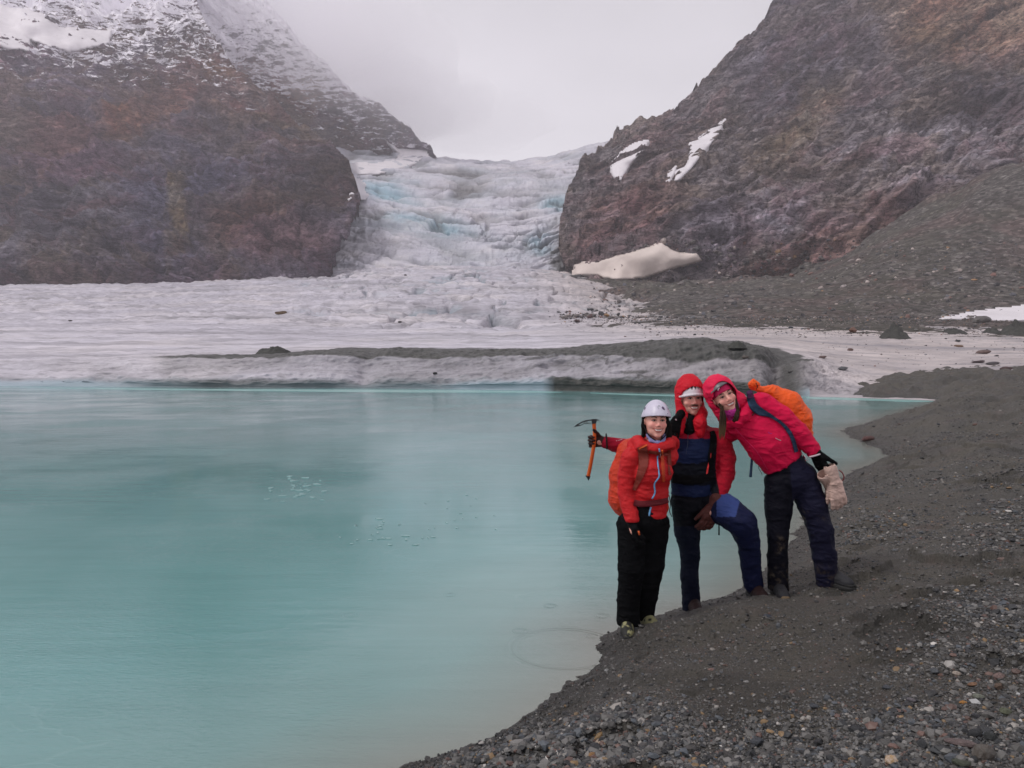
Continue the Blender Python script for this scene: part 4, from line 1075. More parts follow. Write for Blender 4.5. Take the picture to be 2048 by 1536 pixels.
# ================================================================== person one: woman in red, white helmet
def person_one():
    D = 5.40; J = jp(D); r = D / F
    base = np.array([J(1268, 1262)[0], D - .05, 0.02])
    root = empty('person', base, 'woman in red jacket and black trousers wearing a white helmet, standing nearest the water', 'person')
    C = J(1311, 843); R = Rm(0.02, 0.06, -0.05); s = 0.96
    # body, one continuous surface
    feet = [J(1252, 1262, .0), J(1287, 1246, .14)]
    lo, hi = bounds([J(1205, 790), J(1360, 1285), J(1300, 900, -.25), J(1300, 900, .35)], 0.04)
    f = Field(lo, hi, 0.012, (C - np.array([.10, .125, .135]), C + np.array([.10, .125, .125]), 0.0028))
    build_face(f, C, R, s)
    f.chain([(J(1311, 885, .03), .05), (J(1302, 918, .03), .09), (J(1298, 970, .02), .095), (J(1292, 1025, .01), .105)], 0.05, flat=(Yv, 1.3))
    limb_body(f, [[(J(1265, 914), .045), (J(1328, 912, .02), .045)], [(J(1262, 915), .048), (J(1248, 980, .02), .038), (J(1262, 1040, -.08), .028), (J(1268, 1062, -.10), .03)],
                  [(J(1328, 914, .04), .042), (J(1320, 942, .20), .034), (J(1334, 932, .42), .03)],
                  [(J(1270, 1040), .075), (J(1262, 1140), .052), (J(1254, 1235), .036), (feet[0], .034)], [(J(1308, 1040, .02), .075), (J(1303, 1135, .04), .052), (J(1289, 1225, .12), .036), (feet[1], .034)]])
    b = solid('body', f, SKIN, root, {'col': face_paint(C, R, s)}, base)
    face_bits(root, base, C, R, s)
    # jacket
    lo, hi = bounds([J(1225, 865), J(1362, 1062), J(1300, 950, -.24), J(1395, 950, .62)], 0.02)
    f = Field(lo, hi, 0.0058)
    f.chain([(J(1302, 915, .01), 35 * r), (J(1301, 950, -.01), 37 * r), (J(1298, 985), 37 * r), (J(1297, 1006), 35 * r), (J(1294, 1024), 40 * r)], 0.04, flat=(Yv, 1.25))
    f.ell(J(1308, 945, -.07), (38 * r, .07, 26 * r), None, 0.04)
    f.cone(J(1268, 912, .02), J(1336, 912, .02), 21 * r, 21 * r, 0.03)
    f.chain([(J(1262, 917, -.02), 21 * r), (J(1253, 955, -.02), 18.5 * r), (J(1252, 988, -.03), 17.5 * r), (J(1264, 1038, -.10), 14.5 * r)], 0.006)
    f.chain([(J(1329, 914, .04), 18 * r), (J(1320, 942, .20), 15 * r), (J(1334, 932, .44), 14 * r)], 0.02)
    f.chain([(J(1276, 882, .03), 13 * r), (J(1283, 893, -.05), 12 * r), (J(1312, 899, -.09), 11 * r), (J(1338, 890, -.05), 12 * r), (J(1345, 882, .03), 12 * r)], 0.02)
    f.chain([(J(1268, 890, .07), 15 * r), (J(1310, 880, .12), 18 * r), (J(1345, 888, .08), 15 * r)], 0.03)     # hood down on the back
    hem = J(1288, 1036); f.cut(hem, (0.06, 0, -1))
    cf = J(1264, 1047, -.10); m = J(1263, 1036, -.09)
    f.folds(0.0052, 0.11, (0.35, 0, 1), 2.2, 11)
    f.folds(0.0022, 0.05, (-0.3, 0, 1), 2.0, 19)
    f.ell(C, np.array([.078, .105, .115]), R, 0.005, sub=True)
    n_before = len(CLOTH_BVH)
    solid('jacket', f, F_RED, root, base=base, rel=1, cloth=True)
    # trousers
    lo, hi = bounds([J(1222, 1010), J(1350, 1256), J(1290, 1100, -.2), J(1290, 1100, .26)], 0.015)
    f = Field(lo, hi, 0.0068)
    f.chain([(J(1290, 1015), 40 * r), (J(1287, 1042), 42 * r)], 0.04, flat=(Yv, 1.25))
    f.chain([(J(1264, 1050), 31 * r), (J(1263, 1135, -.02), 27 * r), (J(1257, 1200), 23 * r), (J(1256, 1240), 24 * r)], 0.02)
    f.chain([(J(1309, 1050, .02), 31 * r), (J(1302, 1130, .03), 26 * r), (J(1293, 1190, .09), 23 * r), (J(1288, 1226, .12), 22 * r)], 0.02)
    f.folds(0.0065, 0.12, (0.35, 0, 1), 1.9, 31); f.folds(0.0025, 0.05, (-0.3, 0, 1), 1.8, 37)
    f.cut(J(1256, 1249), (0.0, 0, -1))
    solid('trousers', f, fabric('black_trousers', (0.0050, 0.0050, 0.006), rough=0.85, spec=0.05), root, base=base, rel=1)
    # boots
    for p, hd, yy in ((J(1253, 1262, .02), (-.10, -1), 0), (J(1286, 1244, .14), (.38, -1), 0)):
        zg = float(bank_z(np.array([[p[0], p[1]]]))[0])
        boot(root, base, p, hd, max(zg, 0.0) + .004, (BOOT_TWO, LACE))
    # gloved right hand hanging, fingers loosely curled
    g = glove(root, base, J(1264, 1046, -.10), (0.16, -.10, -1), (0.9, 0.1, .1), (0.1, -1, 0), F_BLACK, 1.02, cuff=J(1261, 1030, -.085), cuff_r=.042, curl=(.35, .5, .5), thumb=(.35, .4))
    o = mesh_obj('finger_patch', *(lambda VF: (VF[0] - base, VF[1]))(tube_mesh([J(1277, 1062, -.165), J(1279, 1070, -.165)], .006)), F_ORANGE, g)
    # helmet with vents and straps
    T = lambda x, y, z: C + R @ (np.array([x, y, z]))
    Rh = Rm(0.03, 0.06, -0.10); H = T(.006, .008, .040)
    f = Field(H - .16, H + .16, 0.0035)
    f.ell(H + Rh @ np.array([0, 0, -.012]), (.0935, .126, .124), Rh); f.ell(H + Rh @ np.array([0, 0, -.010]), (.0965, .128, .060), Rh, 0.02)
    f.cut(H + Rh @ np.array([0, 0, -.014]), Rh @ np.array([0, -.08, -1.0])); f.ell(H + np.array([0, 0, -.015]), (.087, .118, .112), Rh, 0.003, sub=True)
    hb = len(CLOTH_BVH); he = solid('helmet', f, HELM_W, root, base=base, rel=1, cloth=True)
    hbv = cloth_bvh(CLOTH_BVH[hb:]); del CLOTH_BVH[hb:]
    for x, y, w, h, t in ((1326.5, 817.5, 2.6, 5.0, -.45), (1290, 818, 1.4, 4.2, .1), (1330.3, 806.8, 1.3, 1.2, 0), (1335.3, 808.5, .7, 1.4, .2), (1336, 818, .8, 1.8, -.5), (1335.5, 827.5, .8, 1.4, 0), (1339.5, 819, .7, 1.3, 0)):
        if hbv.ray_cast(CAMP, ray(x, y).normalized())[0] is None: continue
        p = np.array(on_cloth(hbv, x, y, 0.0)); g_ = Field(p - .03, p + .03, 0.0014)
        g_.ell(p, (w * r, .004, h * r), np.array(Matrix.Rotation(t, 3, 'Y')))
        solid('vent', g_, VENT, he, base=base)
    p = np.array(on_cloth(hbv, 1318, 814, .0006)); d = 3.0 * r       # small diamond emblem
    q = lambda u, v: np.array(on_cloth(hbv, 1318 + u, 814 + v, .0012))
    dv = []; 
    for (x0, y0, x1, y1) in ((-2.6, 0, 0, -3.4), (0, -3.4, 2.6, 0), (-2.6, 0.6, 0, 3.6)):
        V_, F2_ = tube_mesh([q(x0, y0), q((x0 + x1) / 2, (y0 + y1) / 2), q(x1, y1)], .0012, 6); dv.append((V_, F2_))
    Vv = np.concatenate([a for a, _ in dv]); Ff = np.concatenate([b_ + i * len(dv[0][0]) for i, (_, b_) in enumerate(dv)])
    mesh_obj('emblem', Vv - base, Ff, plain('emblem_grey', (0.20, 0.28, 0.26)), he)
    for q_ in (-1, 1):
        tube('chin_strap', [T(q_ * .088, .0, .018), T(q_ * .084, -.02, -.035), T(q_ * .060, -.05, -.090), T(q_ * .016, -.072, -.128)], .0042, DARK, he, base)
    tube('strap_buckle', [T(-.088, -.01, .01), T(-.098, -.02, -.012), T(-.090, -.01, -.04)], .005, DARK, he, base)
    # dark hair and snood at the sides of the face
    f = Field(C - .16, C + .16, 0.0045)
    for q_ in (-1, 1): f.chain([(T(q_ * .078, .015, .03), .016), (T(q_ * .082, .01, -.03), .013 if q_ < 0 else .030), (T(q_ * .078, .02, -.10), .016 if q_ < 0 else .045)], 0.02)
    f.ell(T(0, .06, -.02), (.085, .06, .09), R, 0.02); f.ell(T(0, -.03, -.02), (.0665, .085, .105), R, 0.006, sub=True)
    solid('hair', f, HAIR_B, root, base=base, rel=1)
    f = Field(C - .2, C + .2, 0.0045)
    f.chain([(T(-.058, -.02, -.095), .013), (T(-.045, -.055, -.128), .013), (T(0, -.070, -.143), .013), (T(.045, -.055, -.128), .013), (T(.058, -.02, -.095), .013)], 0.01)
    solid('neck_warmer', f, F_LILAC, root, base=base)
    bv = cloth_bvh(CLOTH_BVH[n_before:])
    tube('zip', [on_cloth(bv, x, y, .002) for x, y in ((1318, 897), (1319, 906), (1315, 914), (1316, 930), (1318, 945), (1318, 954), (1309, 968), (1310, 985), (1304, 998))], .0055, F_BLUE, root, base)
    tube('zip', [on_cloth(bv, x, y, .002) for x, y in ((1302, 1014), (1300, 1022), (1298, 1032))], .006, F_BLUE, root, base)
    tube('zip_pull', [on_cloth(bv, x, y, .006) for x, y in ((1320, 900), (1321, 908), (1320, 915))], .002, F_WHITE, root, base)
    tube('pocket_zip', [on_cloth(bv, x, y, .002) for x, y in ((1282, 936), (1276, 948), (1275, 960))], .0035, F_BLUE, root, base)
    # rucksack on her back
    pb = J(1250, 985, .20); pk = empty('backpack', pb, 'red orange covered rucksack on the back of the woman in the white helmet', 'backpack')
    f = Field(*bounds([J(1205, 870, 0), J(1330, 1055, .42)], .03), 0.0065)
    f.chain([(J(1262, 905, .16), 30 * r), (J(1256, 950, .18), 38 * r), (J(1256, 995, .18), 40 * r), (J(1266, 1022, .17), 30 * r)], 0.03)
    f.chain([(J(1300, 905, .18), 30 * r), (J(1300, 1010, .20), 38 * r)], 0.05)
    f.folds(0.0065, 0.10, (0.5, 0, 1), 3.0, 51); f.folds(0.003, 0.04, (-0.4, 0, 1), 2.5, 57)
    solid('pack_body', f, F_COVER2, pk, base=pb, rel=1)
    ribbon('shoulder_strap', [(1283, 893, 9), (1286, 905, 10), (1287, 925, 9.5), (1282, 945, 8), (1274, 966, 5), (1268, 980, 3)], bv, F_STRAP, pk, pb, .010, .012)
    ribbon('shoulder_strap', [(1338, 900, 3), (1339, 920, 4), (1340, 950, 3)], bv, F_STRAP, pk, pb, .010, .012)
    ribbon('strap_edge', [(1278, 898, 1.5), (1286, 894, 1.6), (1294, 889.5, 1.6)], bv, F_ORANGE, pk, pb, .018, .006)
    ribbon('chest_strap', [(1297, 904, 3.2), (1312, 906, 3.2), (1325, 909, 3.6), (1337, 908, 3)], bv, F_STRAP, pk, pb, .016, .008)
    ribbon('strap_end', [(1324, 910, 3.4), (1326, 930, 3.4), (1327, 950, 3.2), (1327, 964, 3)], bv, fabric('burnt_webbing', (0.42, 0.045, 0.012)), pk, pb, .018, .005)
    tube('whistle', [on_cloth(bv, 1324.5, 901, .022), on_cloth(bv, 1324.8, 909, .022)], .006, F_ORANGE, pk, pb)
    ribbon('hip_belt', [(1268, 1005, 6), (1280, 1008, 6.5), (1300, 1007, 6), (1322, 1004, 6), (1337, 1000, 5)], bv, fabric('wine_webbing', (0.12, 0.010, 0.016)), pk, pb, .012, .010)
    tube('strap_tail', [J(1338, 990, -.06), J(1341, 1010, -.07), J(1339, 1022, -.07), J(1344, 1034, -.07)], .0025, DARK, pk, pb)
    return root
P1 = person_one()

# ================================================================== person two: bearded man in red and navy jacket
def person_two():
    D = 5.78; J = jp(D); r = D / F
    base = np.array([J(1390, 1215)[0], D - .02, 0.06])
    root = empty('person', base, 'man with moustache in red and navy jacket, hood over white helmet, one knee raised', 'person')
    C = J(1381, 798.5); R = Rm(-0.03, 0.10, -0.02); s = 1.0
    T = lambda x, y, z: C + R @ (np.array([x, y, z]) * s)
    lo, hi = bounds([J(1180, 735), J(1530, 1240), J(1400, 900, -.38), J(1400, 900, .3)], 0.04)
    f = Field(lo, hi, 0.013, (C - np.array([.10, .125, .135]), C + np.array([.10, .125, .125]), 0.0028))
    build_face(f, C, R, s)
    f.chain([(J(1383, 845, .03), .055), (J(1388, 885, .02), .115), (J(1388, 945, .01), .115), (J(1386, 1000), .12)], 0.05, flat=(Yv, 1.3))
    kn = J(1486, 1046, -.24)
    limb_body(f, [[(J(1345, 885), .055), (J(1436, 882), .055)],
                  [(J(1345, 885), .05), (J(1292, 902, .05), .04), (J(1215, 886, .0), .028), (J(1198, 884, .0), .03)],
                  [(J(1438, 885), .05), (J(1455, 945, -.02), .04), (J(1432, 1000, -.14), .03), (J(1422, 1025, -.18), .03)],
                  [(J(1368, 1000), .08), (J(1378, 1105, .0), .052), (J(1383, 1200, .03), .038), (J(1383, 1224, 0.0), .034)],
                  [(J(1405, 1000), .08), (kn, .055), (J(1506, 1150, -.09), .038), (J(1508, 1178, -.12), .034)]])
    solid('body', f, SKIN, root, {'col': face_paint(C, R, s, 0.6, (0.82, 0.42, 0.34))}, base)
    face_bits(root, base, C, R, s)
    f = Field(T(0, -.1, -.04) - .05, T(0, -.1, -.04) + .05, 0.0017)       # moustache and chin beard
    f.chain([(T(-.034, -.077, -.048), .0022), (T(-.016, -.0935, -.0435), .0042), (T(0, -.0985, -.040), .003), (T(.016, -.0935, -.0435), .0042), (T(.034, -.077, -.048), .0022)], 0.004)
    solid('moustache', f, plain('beard_brown', (0.085, 0.040, 0.026), 0.9), root, base=base)
    # jacket
    lo, hi = bounds([J(1195, 800), J(1485, 1030), J(1400, 900, -.26), J(1400, 900, .24)], 0.02)
    f = Field(lo, hi, 0.0062)
    f.chain([(J(1389, 880, .01), 38 * r), (J(1390, 905, 0), 44 * r), (J(1388, 950), 43 * r), (J(1387, 985), 45 * r)], 0.04, flat=(Yv, 1.3))
    f.cone(J(1352, 880, .02), J(1430, 878, .02), 24 * r, 24 * r, 0.03)
    f.cone(J(1386, 850, .03), J(1388, 880, .02), 24 * r, 34 * r, 0.03)
    f.chain([(J(1346, 884, .02), 24 * r), (J(1296, 903, .06), 20 * r), (J(1250, 895, .03), 17.5 * r), (J(1212, 885, .0), 13 * r)], 0.02)
    f.chain([(J(1440, 888, -.01), 24 * r), (J(1450, 915, -.02), 21.5 * r), (J(1450, 946, -.04), 20 * r), (J(1444, 970, -.08), 17 * r), (J(1430, 1008, -.155), 15.5 * r)], 0.012)
    f.cut(J(1388, 992), (0.02, 0, -1)) if False else None
    g = np.stack(np.meshgrid(*f.ax, indexing='ij'), -1)
    hemz = J(1388, 989)[2]; body_part = (g[..., 0] < J(1432, 989)[0])
    f.f = np.where(body_part, np.maximum(f.f, hemz - g[..., 2]), f.f).astype(np.float32)
    f.folds(0.0052, 0.12, (0.3, 0, 1), 2.1, 61, mask=lambda p: np.where(p[:, 0] > J(1425, 0)[0], 1.0, np.where(p[:, 0] < J(1340, 0)[0], .8, .75)))
    f.folds(0.0024, 0.05, (-0.25, 0, 1), 2.0, 67)
    # the open neck
    f.ell(J(1379, 845, -.16), (.034, .13, .085), None, 0.01, sub=True)
    xs_ = lambda x: J(x, 900)[0]; zs_ = lambda y: J(1388, y)[2]
    def jc(V):
        red = np.array([0.33, 0.008, 0.028]); navy = np.array([0.009, 0.016, 0.055]); dk = np.array([0.0045, 0.0055, 0.010]); red2 = np.array([0.38, 0.008, 0.024])
        x, y_, z = V.T; n = 0.006 * vnoise(V / .03)
        arm = (x > xs_(1427)) | (x < xs_(1338))
        c = np.where((z + n > zs_(874))[:, None], red, navy)
        low = (z + n < zs_(922) + .25 * np.maximum(0, x - xs_(1388))) & (z + n > zs_(965))
        c = np.where((low)[:, None], dk + 0 * c, c)
        c = np.where(((x > xs_(1414)) & (z < zs_(905)))[:, None], dk, c)
        c = np.where((np.abs(z - zs_(924)) < 0)[:, None], dk, c)
        c = np.where(((x > xs_(1424)) & (x < xs_(1432)) & (z < zs_(872)))[:, None], dk, c)
        c = np.where(arm[:, None], red2, c); c = np.where((x < xs_(1330))[:, None], np.array([0.30, 0.008, 0.028]), c)
        return c
    nb = len(CLOTH_BVH)
    solid('jacket', f, F_ATTR, root, {'col': jc}, base, rel=1, cloth=True)
    # hood with collar flaps
    f = Field(C - np.array([.19, .2, .33]), C + np.array([.19, .2, .19]), 0.0042)
    Hc = T(-.002, .018, .042)
    f.ell(Hc, (.106, .135, .150), R)
    f.chain([(T(-.056, .01, -.05), .048), (T(-.068, -.005, -.13), .042), (J(1359, 862, -.07), .034)], 0.03)
    f.chain([(T(.058, .01, -.05), .048), (T(.062, -.035, -.11), .046), (J(1400, 846, -.090), .045), (J(1400, 866, -.095), .036)], 0.03)
    f.cone(T(0, .05, -.05), T(0, .05, -.2), .095, .105, 0.03)
    f.folds(0.0045, 0.09, (0.5, 0, 1), 2.0, 71); f.folds(0.0018, 0.04, (-0.4, 0, 1), 2, 73)
    f.ell(T(0, .0, .03), (.096, .120, .128), R, 0.004, sub=True)
    f.ell(T(-.002, -.14, -.005), (.077, .12, .100), R, 0.010, sub=True)
    f.ell(T(-.002, -.14, .035), (.096, .10, .052), R, 0.010, sub=True)
    f.chain([(T(-.006, -.10, -.06), .043), (J(1373, 834, -.17), .017), (J(1375, 852, -.18), .006)], 0.008, sub=True)
    solid('hood', f, F_HOOD, root, base=base, rel=1, cloth=True)
    # black snood in the open neck
    f = Field(J(1380, 845) - .13, J(1380, 845) + .13, 0.005)
    f.chain([(T(0, -.015, -.115), .052), (J(1379, 860, -.05), .048)], 0.02); f.folds(.003, .03, (0, 0, 1), 3, 75)
    solid('neck_warmer', f, F_BLACK, root, base=base)
    # helmet: white shell split by dark vents, thin brim
    Rh = R @ Rm(0, 0, 0.02); H = T(0, .004, .040)
    f = Field(H - .15, H + .15, 0.0030)
    f.ell(H, (.0925, .117, .106), Rh); f.cut(H + Rh @ np.array([0, 0, -.010]), Rh @ np.array([0, 0, -1.0])); f.ell(H - np.array([0, 0, .006]), (.080, .104, .094), Rh, 0.003, sub=True)
    rim = [H + Rh @ np.array([.094 * math.sin(a), -.124 * math.cos(a) - .004 * math.cos(a), -.002 - .016 * abs(math.sin(a)) ** 2 + .003 * math.cos(a)]) for a in np.linspace(-1.45, 1.45, 15)]
    f.chain([(p, .0075) for p in rim], 0.008)
    for a in (-1.0, -.62, -.26, .08, .42, .80):
        pts = [H + Rh @ np.array([.088 * math.sin(a * (1 - .2 * e)) * math.cos(e), -.112 * math.cos(a * (1 - .2 * e)) * math.cos(e), .101 * math.sin(e)]) for e in (0.36, .6, .85)]
        f.chain([(pts[0], .0040), (pts[1], .0085), (pts[2], .0095)], 0.002, sub=True)
    he = solid('helmet', f, HELM_W2, root, base=base)
    f = Field(H - .15, H + .15, 0.0045); f.ell(H, (.084, .108, .097), Rh); f.cut(H + Rh @ np.array([0, 0, -.008]), Rh @ np.array([0, 0, -1.0]))
    solid('helmet_liner', f, DARK, he, base=base)
    # trousers
    lo, hi = bounds([J(1325, 965), J(1535, 1225), J(1400, 1000, -.40), J(1400, 1000, .22)], 0.015)
    f = Field(lo, hi, 0.0072)
    f.chain([(J(1386, 975), 41 * r), (J(1384, 1000), 42 * r)], 0.04, flat=(Yv, 1.3))
    f.chain([(J(1372, 1010), 30 * r), (J(1374, 1060, -.01), 26 * r), (J(1380, 1105, -.01), 20 * r), (J(1379, 1150), 18 * r), (J(1384, 1221, .02), 19 * r)], 0.02)
    f.chain([(J(1405, 1008), 30 * r), (J(1450, 1020, -.16), 31 * r), (J(1484, 1045, -.26), 29 * r)], 0.02)
    f.chain([(J(1484, 1045, -.26), 28 * r), (J(1497, 1085, -.20), 22 * r), (J(1501, 1130, -.13), 20 * r), (J(1507, 1168, -.10), 20 * r)], 0.012)
    f.folds(0.0062, 0.12, (0.4, 0, 1), 1.9, 81); f.folds(0.0025, 0.05, (-0.2, 0, 1), 1.8, 87)
    def tc_(V):
        x = V[:, 0]; z = V[:, 2]; dk = np.array([0.0045, 0.0050, 0.0085]); nv = np.array([0.009, 0.012, 0.042]); lb = np.array([0.040, 0.065, 0.21])
        px = 1024 + F * x / V[:, 1]; py = 705 - F * (z - CAMZ) / V[:, 1]
        c = np.where((px > 1425)[:, None], nv, dk)
        c = np.where(((px < 1425) & (py > 1055))[:, None], np.array([0.006, 0.008, 0.020]), c)
        c = np.where(((px > 1436) & (px < 1475 + 0.25 * (1035 - py)) & (py < 1036))[:, None], lb, c)
        return c
    solid('trousers', f, F_ATTR, root, {'col': tc_}, base, rel=1, cloth=True)
    for p, hd in ((J(1384, 1222, .02), (.05, -1)), (J(1507, 1172, -.08), (.12, -1))):
        zg = float(bank_z(np.array([[p[0], p[1]]]))[0])
        boot(root, base, p, hd, zg + .006, (fabric('boot_dark_red', (0.022, 0.009, 0.009)), plain('lace_red', (0.55, 0.05, 0.03), 0.7)))
    # hands
    glove(root, base, J(1206, 883, .0), (-1, -.05, 0.02), (0, -1, 0), (0, 0, 1), F_DKGLOVE, 1.05, cuff=J(1219, 886, .0), cuff_r=.036, curl=(1.05, 1.15, .95), thumb=(.95, .5), spread=.02)
    glove(root, base, J(1430, 1010, -.165), (-.42, -.12, -1), (-.3, .9, 0.1), (-1, -.3, 0), F_BROWN, 1.32, cuff=J(1433, 1000, -.162), cuff_r=.052, fat=1.3, curl=(.22, .38, .40), thumb=(.35, .25), spread=.03)
    ribbon_b = cloth_bvh(CLOTH_BVH[nb:])
    tube('wrist_leash', [J(1212, 868, -.005), J(1213, 876, -.045), J(1214, 890, -.050), J(1214, 898, -.03)], .006, DARK, root, base)
    tube('zip', [on_cloth(ribbon_b, x, y, .002) for x, y in ((1377, 862), (1376, 872), (1375, 890), (1372, 908))], .0028, plain('navy_zip', (0.02, 0.03, 0.07)), root, base)
    tube('zip_pull', [J(1372, 833, -.15), J(1373, 842, -.155), J(1370, 850, -.15)], .003, STEEL, root, base)
    tube('pocket_zip', [on_cloth(ribbon_b, x, y, .003) for x, y in ((1420, 900), (1421, 910), (1418, 925), (1415, 940), (1413, 954))], [.004, .006, .005, .007, .005], F_ZIPR, root, base)
    # small pale maker's marks on the sleeve and chest
    tube('sleeve_mark', [on_cloth(ribbon_b, x, y, .001) for x, y in ((1232.5, 881.5), (1233.5, 881.5))], .004, F_WHITE, root, base)
    tube('sleeve_mark', [on_cloth(ribbon_b, x, y, .001) for x, y in ((1236, 881), (1240, 880), (1244.5, 879))], .0022, F_WHITE, root, base)
    # pack: only its dark webbing shows
    pb = J(1395, 930, .22); pk = empty('backpack', pb, 'black rucksack hidden behind the man, only its black straps showing', 'backpack')
    f = Field(*bounds([J(1345, 865, .05), J(1440, 1000, .32)], .02), 0.012)
    f.chain([(J(1392, 890, .20), 30 * r), (J(1392, 960, .20), 34 * r)], 0.02); f.folds(.006, .1, (0, 0, 1), 2, 9)
    solid('pack_body', f, F_BLACK, pk, base=pb)
    ribbon('shoulder_strap', [(1424, 862, 4.5), (1427, 875, 6.5), (1426, 895, 7), (1421, 915, 5.5), (1424, 940, 4)], ribbon_b, F_BLACK, pk, pb, .012, .012)
    ribbon('shoulder_strap', [(1348, 862, 5), (1345, 880, 5), (1344, 905, 4)], ribbon_b, F_BLACK, pk, pb, .012, .012)
    ribbon('hip_belt', [(1345, 958, 8), (1365, 958, 9), (1390, 960, 9), (1414, 956, 8), (1426, 950, 7)], ribbon_b, F_BLACK, pk, pb, .012, .012)
    return root
P2 = person_two()

# ================================================================== person three: woman in the magenta jacket leaning in
def person_three():
    D = 5.62; J = jp(D); r = D / F
    base = np.array([J(1605, 1180)[0], D, 0.26])
    root = empty('person', base, 'woman in magenta jacket leaning her head against the man', 'person')
    C = J(1446, 794, -.02); R = Rm(-0.47, 0.10, -0.05); s = 0.98
    T = lambda x, y, z: C + R @ (np.array([x, y, z]) * s)
    lo, hi = bounds([J(1340, 730), J(1690, 1200), J(1500, 900, -.28), J(1500, 900, .45)], 0.03)
    f = Field(lo, hi, 0.013, (C - np.array([.135, .125, .135]), C + np.array([.135, .125, .135]), 0.0028))
    build_face(f, C, R, s)
    f.chain([(J(1468, 830, .03), .050), (J(1498, 852, .02), .09), (J(1540, 890, .01), .105), (J(1578, 945), .115)], 0.05, flat=(Yv, 1.3))
    limb_body(f, [[(J(1480, 856, .02), .05), (J(1527, 812), .05)],
                  [(J(1476, 856, .04), .045), (J(1432, 880, .30), .038), (J(1372, 852, .34), .028), (J(1350, 842, .16), .028)],
                  [(J(1527, 812), .05), (J(1594, 862, -.02), .038), (J(1628, 902, -.05), .028), (J(1638, 925, -.06), .03)],
                  [(J(1560, 962), .08), (J(1556, 1065, -.02), .052), (J(1556, 1155, .02), .036), (J(1553, 1170, .0), .032)],
                  [(J(1600, 955), .08), (J(1640, 1055, -.02), .052), (J(1653, 1150, .02), .036), (J(1656, 1170, .0), .032)]])
    solid('body', f, SKIN, root, {'col': face_paint(C, R, s, 0, (0.80, 0.41, 0.33))}, base)
    face_bits(root, base, C, R, s)
    # jacket
    lo, hi = bounds([J(1340, 770, 0), J(1655, 960, 0), J(1500, 900, -.22), J(1500, 900, .36)], 0.02)
    f = Field(lo, hi, 0.0062)
    f.chain([(J(1488, 842, .0), 30 * r), (J(1515, 858, .0), 43 * r), (J(1540, 884, -.01), 48 * r), (J(1560, 916), 42 * r), (J(1572, 935), 42 * r)], 0.03, flat=(Yv, 1.3))
    f.cone(J(1474, 852, .02), J(1524, 810, .01), 22 * r, 25 * r, 0.03)
    f.chain([(J(1524, 809, -.01), 25 * r), (J(1562, 836, -.04), 25 * r), (J(1596, 866, -.06), 21.5 * r), (J(1624, 898, -.08), 17 * r)], 0.012)
    f.chain([(J(1476, 856, .04), 21 * r), (J(1432, 880, .30), 18 * r), (J(1372, 852, .34), 14 * r), (J(1356, 845, .20), 12 * r)], 0.02)
    f.chain([(J(1462, 846, -.03), 12 * r), (J(1474, 846, -.08), 10 * r), (J(1488, 832, -.09), 11 * r), (J(1497, 812, -.04), 12 * r)], 0.02)
    f.cut(J(1566, 928), (0.62, 0, -.80))if False else None
    g = np.stack(np.meshgrid(*f.ax, indexing='ij'), -1)
    hp = J(1567, 927); n_ = np.array([.53, 0, -.85]); dd = (g - hp) @ n_
    torso = g[..., 0] < J(1606, 900)[0]
    f.f = np.where(torso, np.maximum(f.f, dd), f.f).astype(np.float32)
    f.folds(0.0062, 0.13, (0.45, 0, 1), 2.5, 101); f.folds(0.0026, 0.055, (0.1, 0, 1), 2.2, 107)
    nb = len(CLOTH_BVH)
    def jc3(V):
        n = fbm(V / .06, 3, 9)[:, None]
        c = np.tile(np.array([0.60, 0.008, 0.058]), (len(V), 1)) * (1 + .08 * n)
        sd_ = (V - hp) @ n_
        return np.where(((sd_ > -.012) & (V[:, 0] < J(1606, 0)[0]))[:, None], np.array([0.42, 0.006, 0.045]), c)
    solid('jacket', f, F_ATTR, root, {'col': jc3}, base, rel=1, cloth=True)
    # hood
    f = Field(C - .24, C + .24, 0.0042)
    f.ell(T(.0, .020, .045), (.112, .135, .132), R)
    f.chain([(T(.060, .01, -.02), .060), (T(.090, -.01, -.075), .052), (T(.110, .02, -.13), .05), (J(1494, 826, .02), .055)], 0.03)
    f.chain([(T(-.065, .02, -.02), .050), (T(-.060, .02, -.11), .042), (J(1460, 856, .03), .05)], 0.03)
    f.cone(T(0, .06, -.03), J(1488, 838, .08), .09, .09, 0.03)
    f.folds(0.0045, 0.09, (-0.2, 0, 1), 2.0, 111); f.folds(0.0018, 0.04, (0.7, 0, 1), 2, 113)
    f.ell(T(0, .0, .025), (.098, .118, .122), R, 0.004, sub=True)
    f.ell(T(-.006, -.135, .005), (.083, .125, .118), R, 0.010, sub=True)
    f.chain([(T(.0, -.10, -.06), .062), (T(-.005, -.10, -.15), .055)], 0.01, sub=True)
    solid('hood', f, F_MAG, root, base=base, rel=1, cloth=True)
    # helmet shell, grey, seen under the hood
    H = T(-.006, .0, .040)
    f = Field(H - .16, H + .16, 0.0038)
    f.ell(H, (.097, .124, .100), R); f.cut(H + R @ np.array([0, -.1, .046]), R @ np.array([0.10, -.35, -1.0])); f.ell(H - R @ np.array([0, 0, .006]), (.086, .108, .090), R, 0.003, sub=True)
    he = solid('helmet', f, HELM_G, root, base=base, rel=1)
    tube('helmet_mark', [T(-.045, -.108, .072), T(-.038, -.108, .080), T(-.028, -.112, .083)], .0035, F_WHITE, he, base)
    # headband, neck warmer, long hair
    f = Field(C - .14, C + .14, 0.003)
    f.ell(T(0, .008, .030), (.082, .103, .096), R); f.cut(T(0, -.09, .042), R @ np.array([0, -.35, -1.0])); f.cut(T(0, -.09, .100), R @ np.array([0, .0, 1.0])); f.folds(.0015, .03, (0, 0, 1), 3, 3)
    solid('headband', f, F_PINK, root, base=base, rel=1)
    f = Field(C - .22, C + .22, 0.0038)
